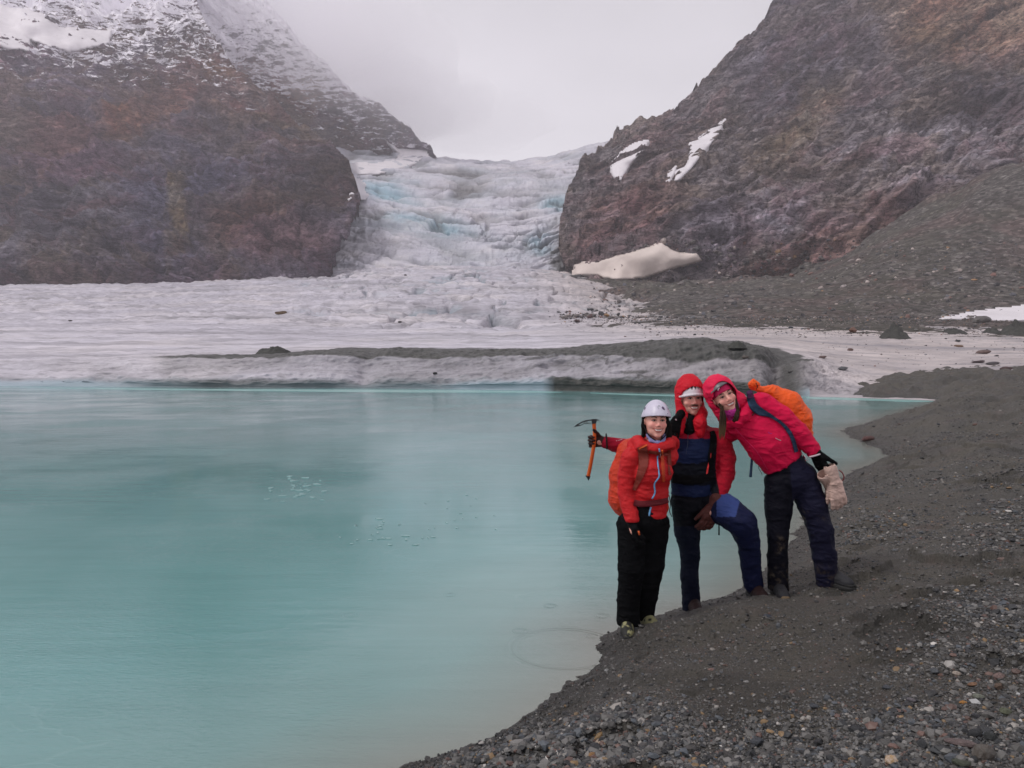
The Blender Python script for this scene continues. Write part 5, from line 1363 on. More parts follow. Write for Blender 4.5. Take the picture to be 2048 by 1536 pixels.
    f.chain([(T(-.045, -.02, -.095), .030), (T(.0, -.055, -.118), .034), (T(.052, -.035, -.080), .026), (T(.068, .0, -.045), .020)], 0.02)
    f.chain([(T(0, -.03, -.12), .048), (T(.0, -.01, -.175), .050)], 0.02)
    f.folds(0.004, 0.045, R @ np.array([0.2, 0, 1]), 3, 121); f.ell(T(0, -.030, -.02), (.0655, .090, .0925), R, 0.004, sub=True)
    solid('neck_warmer', f, F_PURPLE, root, base=base, rel=1)
    strands = []
    rr = random.Random(5)
    for k in range(26):
        u = rr.random(); side = -1 if k < 14 else 1
        if side < 0:
            a = T(-.062 + .012 * rr.random(), -.03 - .03 * rr.random(), -.02 - .03 * rr.random())
            m1 = J(1440 + 12 * u, 828, -.12 - .03 * rr.random()); m2 = J(1438 + 16 * u, 850 + 6 * rr.random(), -.16); e = J(1437 + 14 * u, 864 + 16 * rr.random(), -.16)
        else:
            a = T(.070, -.03 - .02 * rr.random(), .0 - .03 * rr.random()); m1 = J(1472 + 5 * u, 815, -.10); m2 = J(1470 + 8 * u, 832, -.12); e = J(1464 + 10 * u, 842 + 8 * u, -.11)
        V_, F_2 = tube_mesh(smooth_poly(np.array([a, m1, m2, e]), 4), [.007] * 9 + [.006, .005, .004, .002], 6)
        strands.append((V_, F_2))
    Vv = np.concatenate([a for a, _ in strands]); Ff = np.concatenate([b + i * len(strands[0][0]) for i, (_, b) in enumerate(strands)])
    mesh_obj('hair', Vv - base, Ff, HAIR_L, root, attrs={'tip': sstep(J(1440, 838)[2], J(1440, 866)[2], Vv[:, 2]) * (Vv[:, 0] < J(1458, 0)[0])})
    # trousers
    lo, hi = bounds([J(1515, 895), J(1690, 1196), J(1600, 1000, -.22), J(1600, 1000, .22)], 0.015)
    f = Field(lo, hi, 0.0070)
    f.chain([(J(1570, 925), 36 * r), (J(1582, 952), 44 * r)], 0.04, flat=(Yv, 1.25))
    f.chain([(J(1561, 965), 32 * r), (J(1557, 1015, -.01), 27 * r), (J(1556, 1068, -.02), 21 * r), (J(1555, 1115, .0), 20 * r), (J(1557, 1180, .01), 21 * r)], 0.02)
    f.chain([(J(1603, 955), 31 * r), (J(1625, 1010, -.02), 28.5 * r), (J(1641, 1060, -.03), 24 * r), (J(1648, 1110, -.01), 23 * r), (J(1655, 1162, .01), 23 * r)], 0.02)
    f.folds(0.0062, 0.13, (0.3, 0, 1), 2.0, 131); f.folds(0.0025, 0.05, (-0.2, 0, 1), 1.8, 137)
    f.cut(J(1557, 1180), (0, 0, -1))
    def tc3(V):
        px = 1024 + F * V[:, 0] / V[:, 1]; py = 705 - F * (V[:, 2] - CAMZ) / V[:, 1]
        c = np.tile(np.array([0.005, 0.005, 0.010]), (len(V), 1)); c = np.where((px > 1585 + 0.1 * (py - 960))[:, None], np.array([0.011, 0.011, 0.028]), c)
        n = fbm(V / .03, 4, 8, 0.7)
        mud = np.exp(-((px - 1566) / 8) ** 2 - ((py - 1095) / 16) ** 2) * 1.3 + np.exp(-((px - 1614) / 7) ** 2 - ((py - 1035) / 16) ** 2) + .8 * np.exp(-((px - 1640) / 12) ** 2 - ((py - 1040) / 5) ** 2) + .5 * sstep(1120, 1160, py)
        return c + (np.array([0.11, 0.085, 0.06]) - c) * np.clip(mud * sstep(-.1, .45, n), 0, .8)[:, None]
    solid('trousers', f, F_ATTR, root, {'col': tc3}, base, rel=1, cloth=True)
    for p, hd in ((J(1555, 1166, .01), (-.05, -1)), (J(1655, 1160, .03), (.55, -1))):
        zg = float(bank_z(np.array([[p[0], p[1]]]))[0])
        boot(root, base, p, hd, zg + .004, (fabric('boot_black', (0.022, 0.022, 0.026)), plain('lace_grey', (0.18, 0.18, 0.2), 0.7)))
    bv = cloth_bvh(CLOTH_BVH[nb:])
    # hands: left hangs and pinches the spare gloves, right lies on the man's shoulder
    lg = glove(root, base, J(1630, 905, -.09), (.42, -.05, -.9), (.75, .5, .2), (.9, .1, .4), F_BLACK, 1.2, cuff=J(1622, 893, -.08), cuff_r=.046, fat=1.2, curl=(.35, .5, .4), thumb=(.50, .35), spread=.05)
    tube('glove_trim', [J(1619, 914, -.125), J(1628, 912, -.145), J(1638, 909, -.135), J(1642, 907, -.11)], .0065, F_WHITE, lg, base)
    glove(root, base, J(1354, 838, .045), (-.22, -.12, -1), (.1, 1, -.1), (-1, 0, 0), F_BLACK, .95, cuff=J(1362, 828, .12), cuff_r=.034, curl=(.10, .25, .3), thumb=(.35, .1), spread=.05)
    tube('glove_tag', [J(1351, 838, -.012), J(1353, 841, -.014)], .0045, F_WHITE, root, base)
    tube('zip', [on_cloth(bv, x, y, .002) for x, y in ((1470, 856), (1490, 878), (1515, 905), (1535, 940))], .0022, F_PINK, root, base)
    tube('chest_mark', [on_cloth(bv, x, y, .001) for x, y in ((1536, 864), (1540, 867), (1544, 867))], .0022, F_PURPLE, root, base)
    tube('chest_mark', [on_cloth(bv, x, y, .001) for x, y in ((1551, 876), (1556, 879), (1562, 881))], .0024, F_WHITE, root, base)
    tube('reflective_trim', [on_cloth(bv, 1603, 908, .004), on_cloth(bv, 1610, 913, .004), on_cloth(bv, 1616, 922, .004)], .0028, F_WHITE, root, base)
    # rucksack under an orange rain cover
    pb = J(1590, 850, .2); pk = empty('backpack', pb, 'rucksack in a bright orange rain cover on the leaning woman', 'backpack')
    f = Field(*bounds([J(1500, 755, .0), J(1632, 905, .42)], .03), 0.0058)
    f.chain([(J(1545, 792, .18), 24 * r), (J(1572, 812, .19), 34 * r), (J(1588, 838, .20), 36 * r), (J(1598, 868, .20), 28 * r)], 0.02)
    f.chain([(J(1504, 773, .10), 7 * r), (J(1518, 778, .11), 6 * r), (J(1540, 785, .15), 16 * r)], 0.015)
    f.folds(0.0065, 0.08, (-.5, 0, 1), 2.5, 141); f.folds(0.003, 0.03, (.8, 0, .6), 3, 147)
    cov = solid('rain_cover', f, F_COVER, pk, base=pb, rel=1)
    f = Field(J(1505, 770, .08) - .06, J(1505, 770, .08) + .06, 0.003)
    f.ell(J(1505, 769, .08), (9.5 * r, 8 * r, 8.5 * r)); f.cone(J(1507, 762, .08), J(1514, 768, .08), 5 * r, 6 * r, .01); f.folds(0.005, 0.018, (1, 0, 0.4), 1.4, 151)
    kb = solid('cover_knot', f, F_COVER, cov, base=pb)
    tube('knot_cord', [J(1512, 766, .035), J(1515, 773, .03), J(1512, 779, .045)], .003, DARK, cov, pb)
    ribbon('shoulder_strap', [(1499, 784, 6), (1501, 797, 7.5), (1507, 812, 8.5), (1520, 823, 8), (1536, 829, 4.5), (1548, 836, 3), (1565, 848, 3.2), (1580, 866, 4), (1588, 885, 4), (1593, 904, 4)], bv, F_NAVY, pk, pb, .011, .012)
    ribbon('strap_pad', [(1497, 781, 4.5), (1501, 789, 6), (1502, 796, 6.5)], bv, fabric('plum_webbing', (0.12, 0.035, 0.11)), pk, pb, .020, .010)
    tube('strap_tail', [on_cloth(bv, 1511, 822, .01), on_cloth(bv, 1507, 828, .02), on_cloth(bv, 1505, 831, .02)], .0035, DARK, pk, pb)
    for y0, y1, w, ro in ((893, 955, .0085, 0),):
        tube('loose_strap', [J(1504, 893, .05), J(1504, 915, .04), J(1502, 940, .04), J(1501, 954, .04)], [.008, .009, .010, .011], F_NAVY, pk, pb, smooth_n=3)
    tube('cord', [J(1511, 905, .05), J(1513, 918, .05), J(1515, 924, .05)], .002, DARK, pk, pb)
    tube('cord', [J(1520, 922, .05), J(1517, 935, .05), J(1523, 946, .05), J(1524, 951, .05)], .002, DARK, pk, pb)
    return root
P3 = person_three()

# ================================================================== things they hold
def ice_axe():
    D = 5.78; J = jp(D); b = J(1186, 880, -.045)
    root = empty('ice_axe', b, 'orange shafted ice axe held upright in the man\'s dark glove', 'ice axe')
    dy = -.045
    P = [J(1187.5, 843, dy), J(1189, 870, dy), J(1187, 895, dy), J(1181, 930, dy), J(1176.5, 952, dy)]
    V = []; Pm = smooth_poly(np.array(P), 6)
    r_ = D / F
    for i, p in enumerate(Pm):
        t = Pm[min(i + 1, len(Pm) - 1)] - Pm[max(i - 1, 0)]; t /= np.linalg.norm(t); u = np.cross(t, [0, 1, 0]); u /= np.linalg.norm(u)
        for a in np.linspace(0, 2 * math.pi, 17)[:-1]:
            ca, sa = math.cos(a), math.sin(a)
            V.append(p + u * ca * 4.1 * r_ * (1 - .12 * abs(ca) ** 3) + np.array([0, 1, 0]) * sa * .0095)
    V = np.array(V); n = len(Pm); i = np.arange(n * 16).reshape(n, 16)
    Fc = np.stack([i[:-1], np.roll(i[:-1], -1, 1), np.roll(i[1:], -1, 1), i[1:]], -1).reshape(-1, 4)
    mesh_obj('shaft', V - b, Fc, METAL_O, root)
    def plate(name, poly, y0, th, mat, hole=None):
        n = len(poly); A = [J(x, y, y0 - th / 2) for x, y in poly]; B = [J(x, y, y0 + th / 2) for x, y in poly]
        me = bpy.data.meshes.new(name); vs = [tuple(np.array(p) - b) for p in A + B]
        fs = [tuple(range(n)), tuple(range(2 * n - 1, n - 1, -1))] + [(k, n + k, n + (k + 1) % n, (k + 1) % n) for k in range(n)]
        me.from_pydata(vs, [], fs); me.update(); me.materials.append(mat)
        o = bpy.data.objects.new(name, me); COL.objects.link(o); o.parent = root; return o
    # pick: upper curved bar, lower bar and two webs, leaving the windows open; adze behind
    plate('pick', [(1147, 854), (1154, 848.5), (1163, 843.5), (1171, 840.5), (1183, 838.8), (1194, 838.2), (1194, 840.8), (1184, 841.2), (1172, 843), (1164, 845.8), (1156, 850)], dy, .006, STEEL)
    plate('pick_edge', [(1147, 854.3), (1156, 849.5), (1160, 850.2), (1168, 846.6), (1182, 845.2), (1182, 847), (1169, 847.6), (1160, 852)], dy, .006, STEEL)
    for x in (1169.6, 1173.8): plate('pick_web', [(x - .7, 841.5), (x + .7, 841.2), (x + .6, 847), (x - .8, 847.2)], dy, .0055, STEEL)
    ad = plate('adze', [(1186, 838.5), (1192, 838.0), (1199, 840), (1199, 841.5), (1192, 840.8), (1186, 842)], dy, .045, STEEL)
    plate('head', [(1183, 838), (1194, 838), (1193.5, 842), (1192, 847), (1183.5, 848)], dy, .022, STEEL)
    plate('spike', [(1171, 950.5), (1181, 952), (1179.5, 957), (1177, 962), (1174.5, 956.5), (1171.2, 952.5)], dy, .010, STEEL)
    return root
ice_axe()

def spare_gloves():
    D = 5.50; J = jp(D); b = J(1668, 975)
    root = empty('glove', b, 'pair of pale leather gloves dangling from the magenta woman\'s dark gloved hand', 'gloves')
    def one(Wp, fwd, nrm, side, sc, cuff, nm, sd_, **kw):
        f = Field(np.array(Wp) - .24, np.array(Wp) + .24, 0.0042)
        hand_into(f, Wp, fwd, nrm, side, sc, curl=(.25, .40, .40), thumb=(.30, .3), spread=.0, fat=1.3, **kw)
        f.chain([(Wp, .038), (cuff, .046)], 0.02)
        f.folds(0.0035, 0.035, (0.2, 0, 1), 2.2, sd_); f.cone(cuff + (cuff - np.array(Wp)) * .15, np.array(Wp) * .4 + cuff * .6, .034, .022, .004, sub=True)
        solid(nm, f, F_LEATHER, root, base=b, rel=1)
    one(J(1670, 965, -.02), (.22, -.05, -1), (.1, 1, 0), (-1, 0, 0), 1.28, J(1661, 938, -.02), 'leather_glove', 3)
    one(J(1658, 968, .05), (.16, 0, -1), (1, .4, 0), (0, -1, .1), 1.05, J(1648, 952, .0), 'leather_glove', 4)
    tube('cuff_loop', [J(1678, 940, -.03), J(1685, 946, -.03), J(1688, 956, -.02), J(1684, 962, -.01)], .0045, plain('loop_red', (0.20, 0.04, 0.04)), root, b)
spare_gloves()

def cord_coil():
    D = 5.60; J = jp(D); b = J(1445, 1040)
    root = empty('cord', b, 'dark looped cord hanging from the man\'s hip below his brown glove', 'cord')
    for (cx, cy, rx, ry) in ((1444, 1038, 10, 7), (1449, 1036, 14, 13), (1440, 1034, 8, 16)):
        pts = [J(cx + rx * math.cos(a), cy + ry * math.sin(a), -.005 * math.cos(a)) for a in np.linspace(-.3, math.pi + .3, 12)]
        tube('loop', pts, .0036, F_ROPE, root, b, smooth_n=2)
    tube('cord_end', [J(1437, 1042, -.01), J(1438, 1052, -.01), J(1438, 1070, -.01)], [.003, .005, .006], F_ROPE, root, b)
cord_coil()
# ------------------------------------------------------------------ stones
def angular_rock(seed, sub=2, n=14, flat=1.0):
    import bmesh
    rg = np.random.default_rng(seed); bm = bmesh.new(); bmesh.ops.create_icosphere(bm, subdivisions=sub, radius=1.0)
    P = np.array([v.co[:] for v in bm.verts]); Fc = np.array([[v.index for v in f.verts] for f in bm.faces]); bm.free()
    N = rg.normal(size=(n, 3)); N /= np.linalg.norm(N, axis=1)[:, None]; h = rg.uniform(0.62, 1.0, n)
    d = P @ N.T; t = np.where(d > 0.05, h / np.maximum(d, 0.05), 9).min(1); t = np.minimum(t, 1.05)
    P = P * t[:, None]; P *= 1 + 0.04 * fbm(P * 3 + seed, 3, seed)[:, None]
    return P * np.array([1.0, rg.uniform(.7, .95), flat * rg.uniform(.55, .8)]), Fc
def stone_mat(name, col, col2=None, rough=0.6):
    M = Mat(name, rough=rough, spec=0.4); v = M.obj()
    c2 = col2 or tuple(x * 0.55 for x in col)
    M.color(M.mix(M.ramp(M.noise(v, 2.5, 8, 0.7, 0.4), [(0.4, 0.0), (0.62, 1.0)]), col, c2))
    M.bump(M.noise(v, 9, 6, 0.7), 0.5, 0.08)
    return M.m
M = Mat('mixed_stone', rough=0.6, spec=0.4)
oi = M.n('ObjectInfo'); v = M.obj()
c = M.ramp(oi.outputs['Random'], [(0.0, (0.035, 0.037, 0.040)), (0.25, (0.075, 0.072, 0.068)), (0.45, (0.12, 0.115, 0.11)), (0.60, (0.055, 0.060, 0.070)), (0.74, (0.13, 0.075, 0.06)), (0.84, (0.21, 0.20, 0.185)), (0.94, (0.16, 0.11, 0.06))], 'CONSTANT')
M.color(M.mix(0.8, c, M.ramp(M.noise(v, 3.0, 8, 0.7, 0.5), [(0.3, 0.55), (0.7, 1.35)]), 'MULTIPLY'))
M.bump(M.noise(v, 9, 6, 0.7), 0.5, 0.08)
STONE_MIX = M.m
ROCKS = [angular_rock(100 + i) for i in range(12)]
ROCK_ME = []
for i, (P, Fc) in enumerate(ROCKS):
    o = mesh_obj('stone', P, Fc, STONE_MIX, smooth=False); ROCK_ME.append(o.data); bpy.data.objects.remove(o)
def bank_point(px, py, n=10):
    z = 0.3
    for _ in range(n):
        g = ground(px, py, z); z = float(bank_z(np.array([[g.x, g.y]]), detail=False)[0])
    return ground(px, py, z)
def put_stone(name, p, sx, sy, sz, mat=None, rot=None, label=None, cat='stone', group=None, seed=0, me=None, sink=0.25):
    rg = random.Random(seed + 991)
    data = me or ROCK_ME[seed % 12]
    if mat: data = data.copy(); data.materials[0] = mat
    o = bpy.data.objects.new(name, data); COL.objects.link(o)
    o.scale = (sx, sy, sz); o.rotation_euler = rot or (rg.uniform(-.15, .15), rg.uniform(-.15, .15), rg.uniform(0, 6.28))
    o.location = (p[0], p[1], p[2] + sz * (0.62 - sink * 1.6))
    return tag(o, label, cat, group)
near = [  # px, py, width px, height px, colour, second colour, label
 (1783, 1526, 40, 32, (.42, .27, .13), (.55, .46, .40), 'pale orange and cream stone at the bottom edge of the gravel'),
 (1822, 1402, 22, 15, (.17, .155, .17), None, 'smooth grey lilac stone lying alone on dark sand'),
 (1912, 1350, 18, 15, (.38, .33, .28), (.22, .17, .14), 'round cream stone with brown banding on the gravel'),
 (2022, 1314, 15, 10, (.48, .47, .45), None, 'small white rounded stone near the right edge'),
 (2030, 1330, 22, 15, (.36, .27, .23), None, 'flat pinkish beige stone below the small white one'),
 (1946, 1472, 36, 28, (.030, .032, .035), None, 'dark slate stone leaning in the heap at lower right'),
 (1980, 1480, 32, 36, (.042, .045, .045), None, 'upright dark grey stone in the heap at lower right'),
 (1922, 1490, 64, 20, (.17, .125, .12), None, 'long pinkish slab across the heap at lower right'),
 (1880, 1506, 44, 28, (.10, .105, .11), None, 'grey blue cobble left of the long pinkish slab'),
 (1964, 1514, 50, 44, (.085, .070, .058), (.13, .12, .11), 'large brown grey cobble at the bottom of the heap'),
 (1922, 1528, 40, 20, (.075, .085, .060), None, 'mossy green cobble under the long pinkish slab'),
 (1925, 1407, 16, 10, (.42, .20, .05), None, 'small bright orange stone right of the lone lilac one'),
 (1955, 1395, 26, 15, (.19, .20, .16), None, 'pale green grey stone among the pebbles'),
 (1952, 1436, 22, 22, (.055, .055, .062), None, 'dark oval stone just above the heap'),
 (2010, 1428, 26, 24, (.12, .13, .085), None, 'greenish stone with a pale rim near the right edge'),
 (1998, 1378, 22, 26, (.13, .085, .060), None, 'brown pointed stone below the flat pink one'),
 (1998, 1354, 30, 16, (.22, .15, .135), None, 'flat dusky pink stone near the right edge'),
 (1944, 1370, 24, 10, (.26, .14, .08), None, 'thin rusty stone lying on the gravel at right'),
 (1872, 1298, 22, 20, (.14, .085, .045), None, 'brown pyramid shaped stone standing on the sand'),
 (1861, 1277, 11, 8, (.35, .19, .09), None, 'tiny orange stone behind the brown pyramid one'),
 (1535, 1234, 22, 11, (.045, .055, .075), None, 'slate blue oval stone on the sand below the man'),
 (1203, 1485, 28, 10, (.46, .36, .28), None, 'long cream stone by the water at bottom'),
 (1222, 1487, 18, 10, (.05, .05, .055), None, 'black stone touching the long cream one'),
 (1183, 1514, 20, 15, (.36, .20, .09), None, 'ochre stone at the bottom left of the gravel'),
 (1248, 1437, 14, 11, (.34, .22, .10), None, 'yellow brown stone in the gravel near the water'),
 (1120, 1532, 30, 16, (.085, .11, .17), None, 'slate blue flat stone at the bottom edge'),
 (1043, 1520, 26, 16, (.15, .14, .13), None, 'grey cobble near the waterline at the bottom'),
 (1165, 1538, 24, 14, (.22, .11, .075), None, 'reddish stone cut by the bottom edge'),
 (1190, 1531, 22, 13, (.17, .22, .22), None, 'pale blue green stone beside the reddish one'),
 (1420, 1344, 20, 15, (.24, .15, .13), None, 'pink stone on the sand below the leaning woman'),
 (1465, 1389, 18, 8, (.40, .38, .36), None, 'flat pale stone lying on trodden sand'),
 (1492, 1366, 13, 9, (.42, .41, .40), None, 'small round white stone near the flat pale one'),
 (1520, 1424, 12, 10, (.36, .22, .12), None, 'little sandy orange stone in the middle of the bank'),
 (1735, 880, 26, 14, (.11, .05, .045), None, 'dark red stone at the tip of the far spit'),
 (2008, 1122, 30, 15, (.24, .17, .15), None, 'pink boulder at the right edge halfway up the bank'),
 (1755, 1082, 18, 12, (.24, .22, .20), None, 'pale stone in the cobble patch right of the leaning woman')]
for i, (px, py, w, h, c1, c2, lab) in enumerate(near):
    p = bank_point(px, py); s = p.y / F * 1.02
    W_, H_ = w * s / 2, h * s / 2
    put_stone('stone', p, W_, W_ * .8, max(H_ * 1.05, W_ * .3), stone_mat('stone_tint', tuple(1.0 * k for k in c1), c2), rot=(random.uniform(-.12, .12), random.uniform(-.12, .12), random.uniform(-.5, .5)),
              label=lab, seed=i, sink=.15)
rg = np.random.default_rng(77); cnt = 0; tries = 0
while cnt < 210 and tries < 6000:
    tries += 1
    px, py = rg.uniform(900, 2100), rg.uniform(960, 1560) if rg.random() < .8 else rg.uniform(780, 960)
    p = bank_point(px, py, 5)
    xy = np.array([[p.x, p.y]])
    if shore_sd(xy)[0] < 0.03 or p.y < 2.5: continue
    if rg.random() > float(zone_stone(xy)[0]) ** 1.3: continue
    if min((p.x - a) ** 2 + (p.y - b) ** 2 for a, b in ((.80, 5.3), (.93, 5.45), (1.33, 5.7), (1.74, 5.6), (1.9, 5.5), (2.3, 5.55))) < .03: continue
    s = float(np.clip(rg.lognormal(-3.95, .38), .010, .045)) * (1 + max(0, p.y - 7) * .12)
    put_stone('stone', p, s, s * rg.uniform(.6, .95), s * rg.uniform(.45, .75), rot=(rg.uniform(-.3, .3), rg.uniform(-.3, .3), rg.uniform(0, 6.28)),
              label='fist-sized or smaller stone bedded in the dark gravel of the bank', group='small stones bedded in the gravel bank', seed=int(rg.integers(1000)))
    cnt += 1

# ---- gravel: tens of thousands of pebbles in one mesh
def scatter(name, PTS, SZ, cols, seed, flat=0.55, mat=None):
    rg = np.random.default_rng(seed); n = len(PTS)
    t = (1 + 5 ** .5) / 2
    I = np.array([(-1, t, 0), (1, t, 0), (-1, -t, 0), (1, -t, 0), (0, -1, t), (0, 1, t), (0, -1, -t), (0, 1, -t), (t, 0, -1), (t, 0, 1), (-t, 0, -1), (-t, 0, 1)], float); I /= np.linalg.norm(I[0])
    Fi = np.array([(0, 11, 5), (0, 5, 1), (0, 1, 7), (0, 7, 10), (0, 10, 11), (1, 5, 9), (5, 11, 4), (11, 10, 2), (10, 7, 6), (7, 1, 8), (3, 9, 4), (3, 4, 2), (3, 2, 6), (3, 6, 8), (3, 8, 9), (4, 9, 5), (2, 4, 11), (6, 2, 10), (8, 6, 7), (9, 8, 1)])
    V = I[None] * rg.uniform(.72, 1.2, (n, 12, 1))
    V = V * np.stack([np.ones(n), rg.uniform(.6, 1, n), rg.uniform(flat * .6, flat * 1.4, n)], -1)[:, None]
    a = rg.uniform(0, 6.28, n); b = rg.normal(0, .3, n)
    ca, sa, cb, sb = np.cos(a), np.sin(a), np.cos(b), np.sin(b)
    x, y, z = V[..., 0], V[..., 1], V[..., 2]
    x, z = x * cb[:, None] - z * sb[:, None], x * sb[:, None] + z * cb[:, None]
    x, y = x * ca[:, None] - y * sa[:, None], x * sa[:, None] + y * ca[:, None]
    V = np.stack([x, y, z], -1) * SZ[:, None, None] + PTS[:, None]
    Fc = (Fi[None] + 12 * np.arange(n)[:, None, None]).reshape(-1, 3)
    C = np.repeat(cols, 12, 0)
    o = mesh_obj(name, V.reshape(-1, 3), Fc, mat, smooth=False, attrs={'col': C})
    return tag(o, kind='stuff')
def pebble_colors(rg, n, k=1.0):
    pal = np.array([(.022, .023, .025), (.05, .048, .046), (.085, .082, .078), (.13, .125, .12), (.06, .068, .078), (.10, .06, .05), (.20, .185, .17), (.36, .34, .32), (.17, .11, .055)])
    i = rg.choice(len(pal), n, p=[.25, .27, .21, .09, .08, .045, .03, .007, .018])
    return pal[i] * rg.uniform(.75, 1.3, (n, 1)) * k * 1.35
M = Mat('pebble', rough=0.5, spec=0.45); M.color(M.attr('col', True)); PEB = M.m
rg = np.random.default_rng(5)
N = 350000
px = np.where(rg.random(N) < .88, rg.uniform(760, 2150, N), rg.uniform(2150, 2550, N)); py = 745 + (1620 - 745) * rg.random(N) ** 0.9
d = unproj(px, py, 1.0) - np.array([0, 0, CAMZ]); z = np.full(N, .3)
for _ in range(10):
    t = (z - CAMZ) / d[:, 2]; xy = d[:, :2] * t[:, None]
    ok = (xy[:, 1] > 0) & (xy[:, 1] < 60)
    z = np.where(ok, bank_z(np.where(ok[:, None], xy, [[5, 5]]), detail=False), .3)
sdp = shore_sd(xy); ok &= (sdp > 0.0) & (xy[:, 1] < 42)
xy = xy[ok]; sdp = sdp[ok]
zn = zone_stone(xy); shoreband = np.exp(-(sdp / .25) ** 2)
keep = rg.random(len(xy)) < np.clip(zn * 1.0 + .34 * sstep(-.35, .4, fbm(np.concatenate([xy, 0 * xy[:, :1]], 1) / .5, 3, 212)) * 1.3 + .10 + .35 * shoreband, 0, 1)
xy = xy[keep]; zn = zn[keep]
zz = bank_z(xy); D_ = xy[:, 1]
sz = np.clip(rg.lognormal(-5.45, .62, len(xy)) * (0.55 + 1.15 * zn), .0016, .036); sz = np.maximum(sz, .85 * D_ / F)
P = np.concatenate([xy, (zz + sz * .15)[:, None]], 1)
pc = pebble_colors(rg, len(P)); lowz = np.clip(1 - zn / .45, 0, 1)[:, None]
pc = pc * (1 - .45 * lowz) + .45 * lowz * np.array([.070, .064, .057]); pc = np.minimum(pc, .12 + .5 * (1 - lowz))
pc = .86 * pc * (1 - .45 * np.exp(-(sdp[keep] / .16) ** 2))[:, None]
scatter('gravel', P, sz, pc, 6, mat=PEB)
print('pebbles', len(P))

# ------------------------------------------------------------------ boulders and dirt cones on the ice, rubble of the side moraine
BVH = build_bvh()
def far_point(px, py):
    p, _ = hit(px, py); return p
ice_rocks = [(563, 623, 24, 13, (.14, .085, .045), 'brown boulder alone on the open glacier at left'), (141, 640, 8, 5, (.06, .05, .05), 'small dark rock far left on the glacier'),
 (870, 745, 9, 7, (.03, .03, .03), 'small black stone stuck on the face of the ice cliff'), (811, 549, 7, 5, (.05, .045, .045), 'small dark rock at the foot of the icefall'),
 (800, 643, 8, 5, (.06, .05, .05), 'dark rock just below the crevasses'), (1706, 656, 18, 20, (.19, .095, .065), 'square reddish brown block standing on the right of the glacier'),
 (1962, 636, 34, 18, (.13, .12, .115), 'rounded grey boulder beside the snow at the right edge'), (1645, 712, 16, 9, (.15, .10, .09), 'pinkish rock on the pale ice slope'),
 (1683, 735, 22, 10, (.11, .11, .12), 'flat grey slab on the pale ice slope'), (1490, 712, 14, 10, (.11, .09, .08), 'pointed rock at the end of the dirty ice ridge'),
 (1917, 690, 20, 9, (.20, .12, .075), 'tan rock on the ice near the right edge'), (1965, 702, 28, 12, (.14, .09, .08), 'reddish flat rock above a pair of dark slabs'),
 (1957, 722, 26, 7, (.07, .045, .05), 'left dark slab of a pair on the pale ice'), (1985, 725, 30, 8, (.06, .05, .055), 'right dark slab of a pair on the pale ice'),
 (2012, 735, 22, 13, (.08, .045, .045), 'maroon rock where the gravel meets the ice'), (1912, 744, 20, 10, (.13, .10, .105), 'grey pink rock low on the pale ice'),
 (1180, 572 + 60, 12, 8, (.10, .05, .05), 'reddish rock below the foot of the icefall'), (1155, 640, 16, 9, (.09, .05, .05), 'pair sized maroon rock at the edge of the rubble band'),
 (1700, 698, 12, 7, (.15, .09, .08), 'small pink rock in the middle of the pale slope'), (1580, 742, 10, 5, (.10, .09, .09), 'small stone above the lake end of the ice')]
for i, (px, py, w, h, c1, lab) in enumerate(ice_rocks):
    p = far_point(px, py + h * .45)
    if p is None: continue
    s = p.y / F
    put_stone('boulder', p, w * s * .55, w * s * .42, max(h * s * .62, w * s * .2), stone_mat('boulder_tint', c1), rot=(0, random.uniform(-.1, .1), random.uniform(-.6, .6)), label=lab, cat='boulder', seed=i + 3, sink=.15)
rg = np.random.default_rng(31); cnt = 0; tries = 0
while cnt < 150 and tries < 4000:
    tries += 1
    if rg.random() < .75: px, py = rg.uniform(1240, 2060), 632 + abs(rg.normal(0, 26))
    else: px, py = rg.uniform(1080, 1500), rg.uniform(590, 650)
    if py > 735 or (px < 1620 and py > 676): continue
    p = far_point(px, py)
    if p is None or p.y > 240: continue
    wpx = float(np.clip(rg.lognormal(1.65, .5), 3, 16)); s = p.y / F * wpx / 2
    put_stone('boulder', p, s, s * rg.uniform(.6, .9), s * rg.uniform(.45, .8), label='small dark or reddish rock strewn on the ice below the right wall', cat='rock', group='rocks strewn over the glacier edge', seed=int(rg.integers(999)), sink=.2)
    cnt += 1
# dirt cones
def dirt_cone(px, py, w, h, lab, seed, k=1.15):
    p = far_point(px, py + h / 2); s = p.y / F
    P, Fc = angular_rock(seed, 3, 5)
    r = np.hypot(P[:, 0], P[:, 1]); a = np.arctan2(P[:, 1], P[:, 0])
    rr = np.linspace(0, 1, 22); aa = np.linspace(0, 2 * math.pi, 61)[:-1]
    R_, A_ = np.meshgrid(rr, aa, indexing='ij')
    q = np.stack([R_ * np.cos(A_), R_ * np.sin(A_), 0 * R_], -1)
    n = fbm(q * 3 + seed, 5, seed, .6)
    Z = ((1 - R_) ** k if k > 1 else (1 - R_ ** 2)) * (1 + .5 * n) + .14 * n * (1 - R_) + .06 * n - .14 * R_ ** 4
    V = np.stack([q[..., 0] * w / 2 * s * (1 + .12 * n), q[..., 1] * w / 2 * s, Z * h * s * 1.1], -1)
    nr, na = R_.shape; i = np.arange(nr * na).reshape(nr, na)
    Fq = np.stack([i[:-1], i[1:], np.roll(i[1:], -1, 1), np.roll(i[:-1], -1, 1)], -1).reshape(-1, 4)
    o = mesh_obj('dirt_cone', V.reshape(-1, 3), Fq, DIRT); o.location = p; tag(o, lab, 'dirt cone')
DIRT = stone_mat('wet_grit', (.055, .055, .048), (.028, .028, .026), .8)
dirt_cone(1787, 664, 66, 24, 'tall dark grit cone on the ice right of the reddish block', 1)
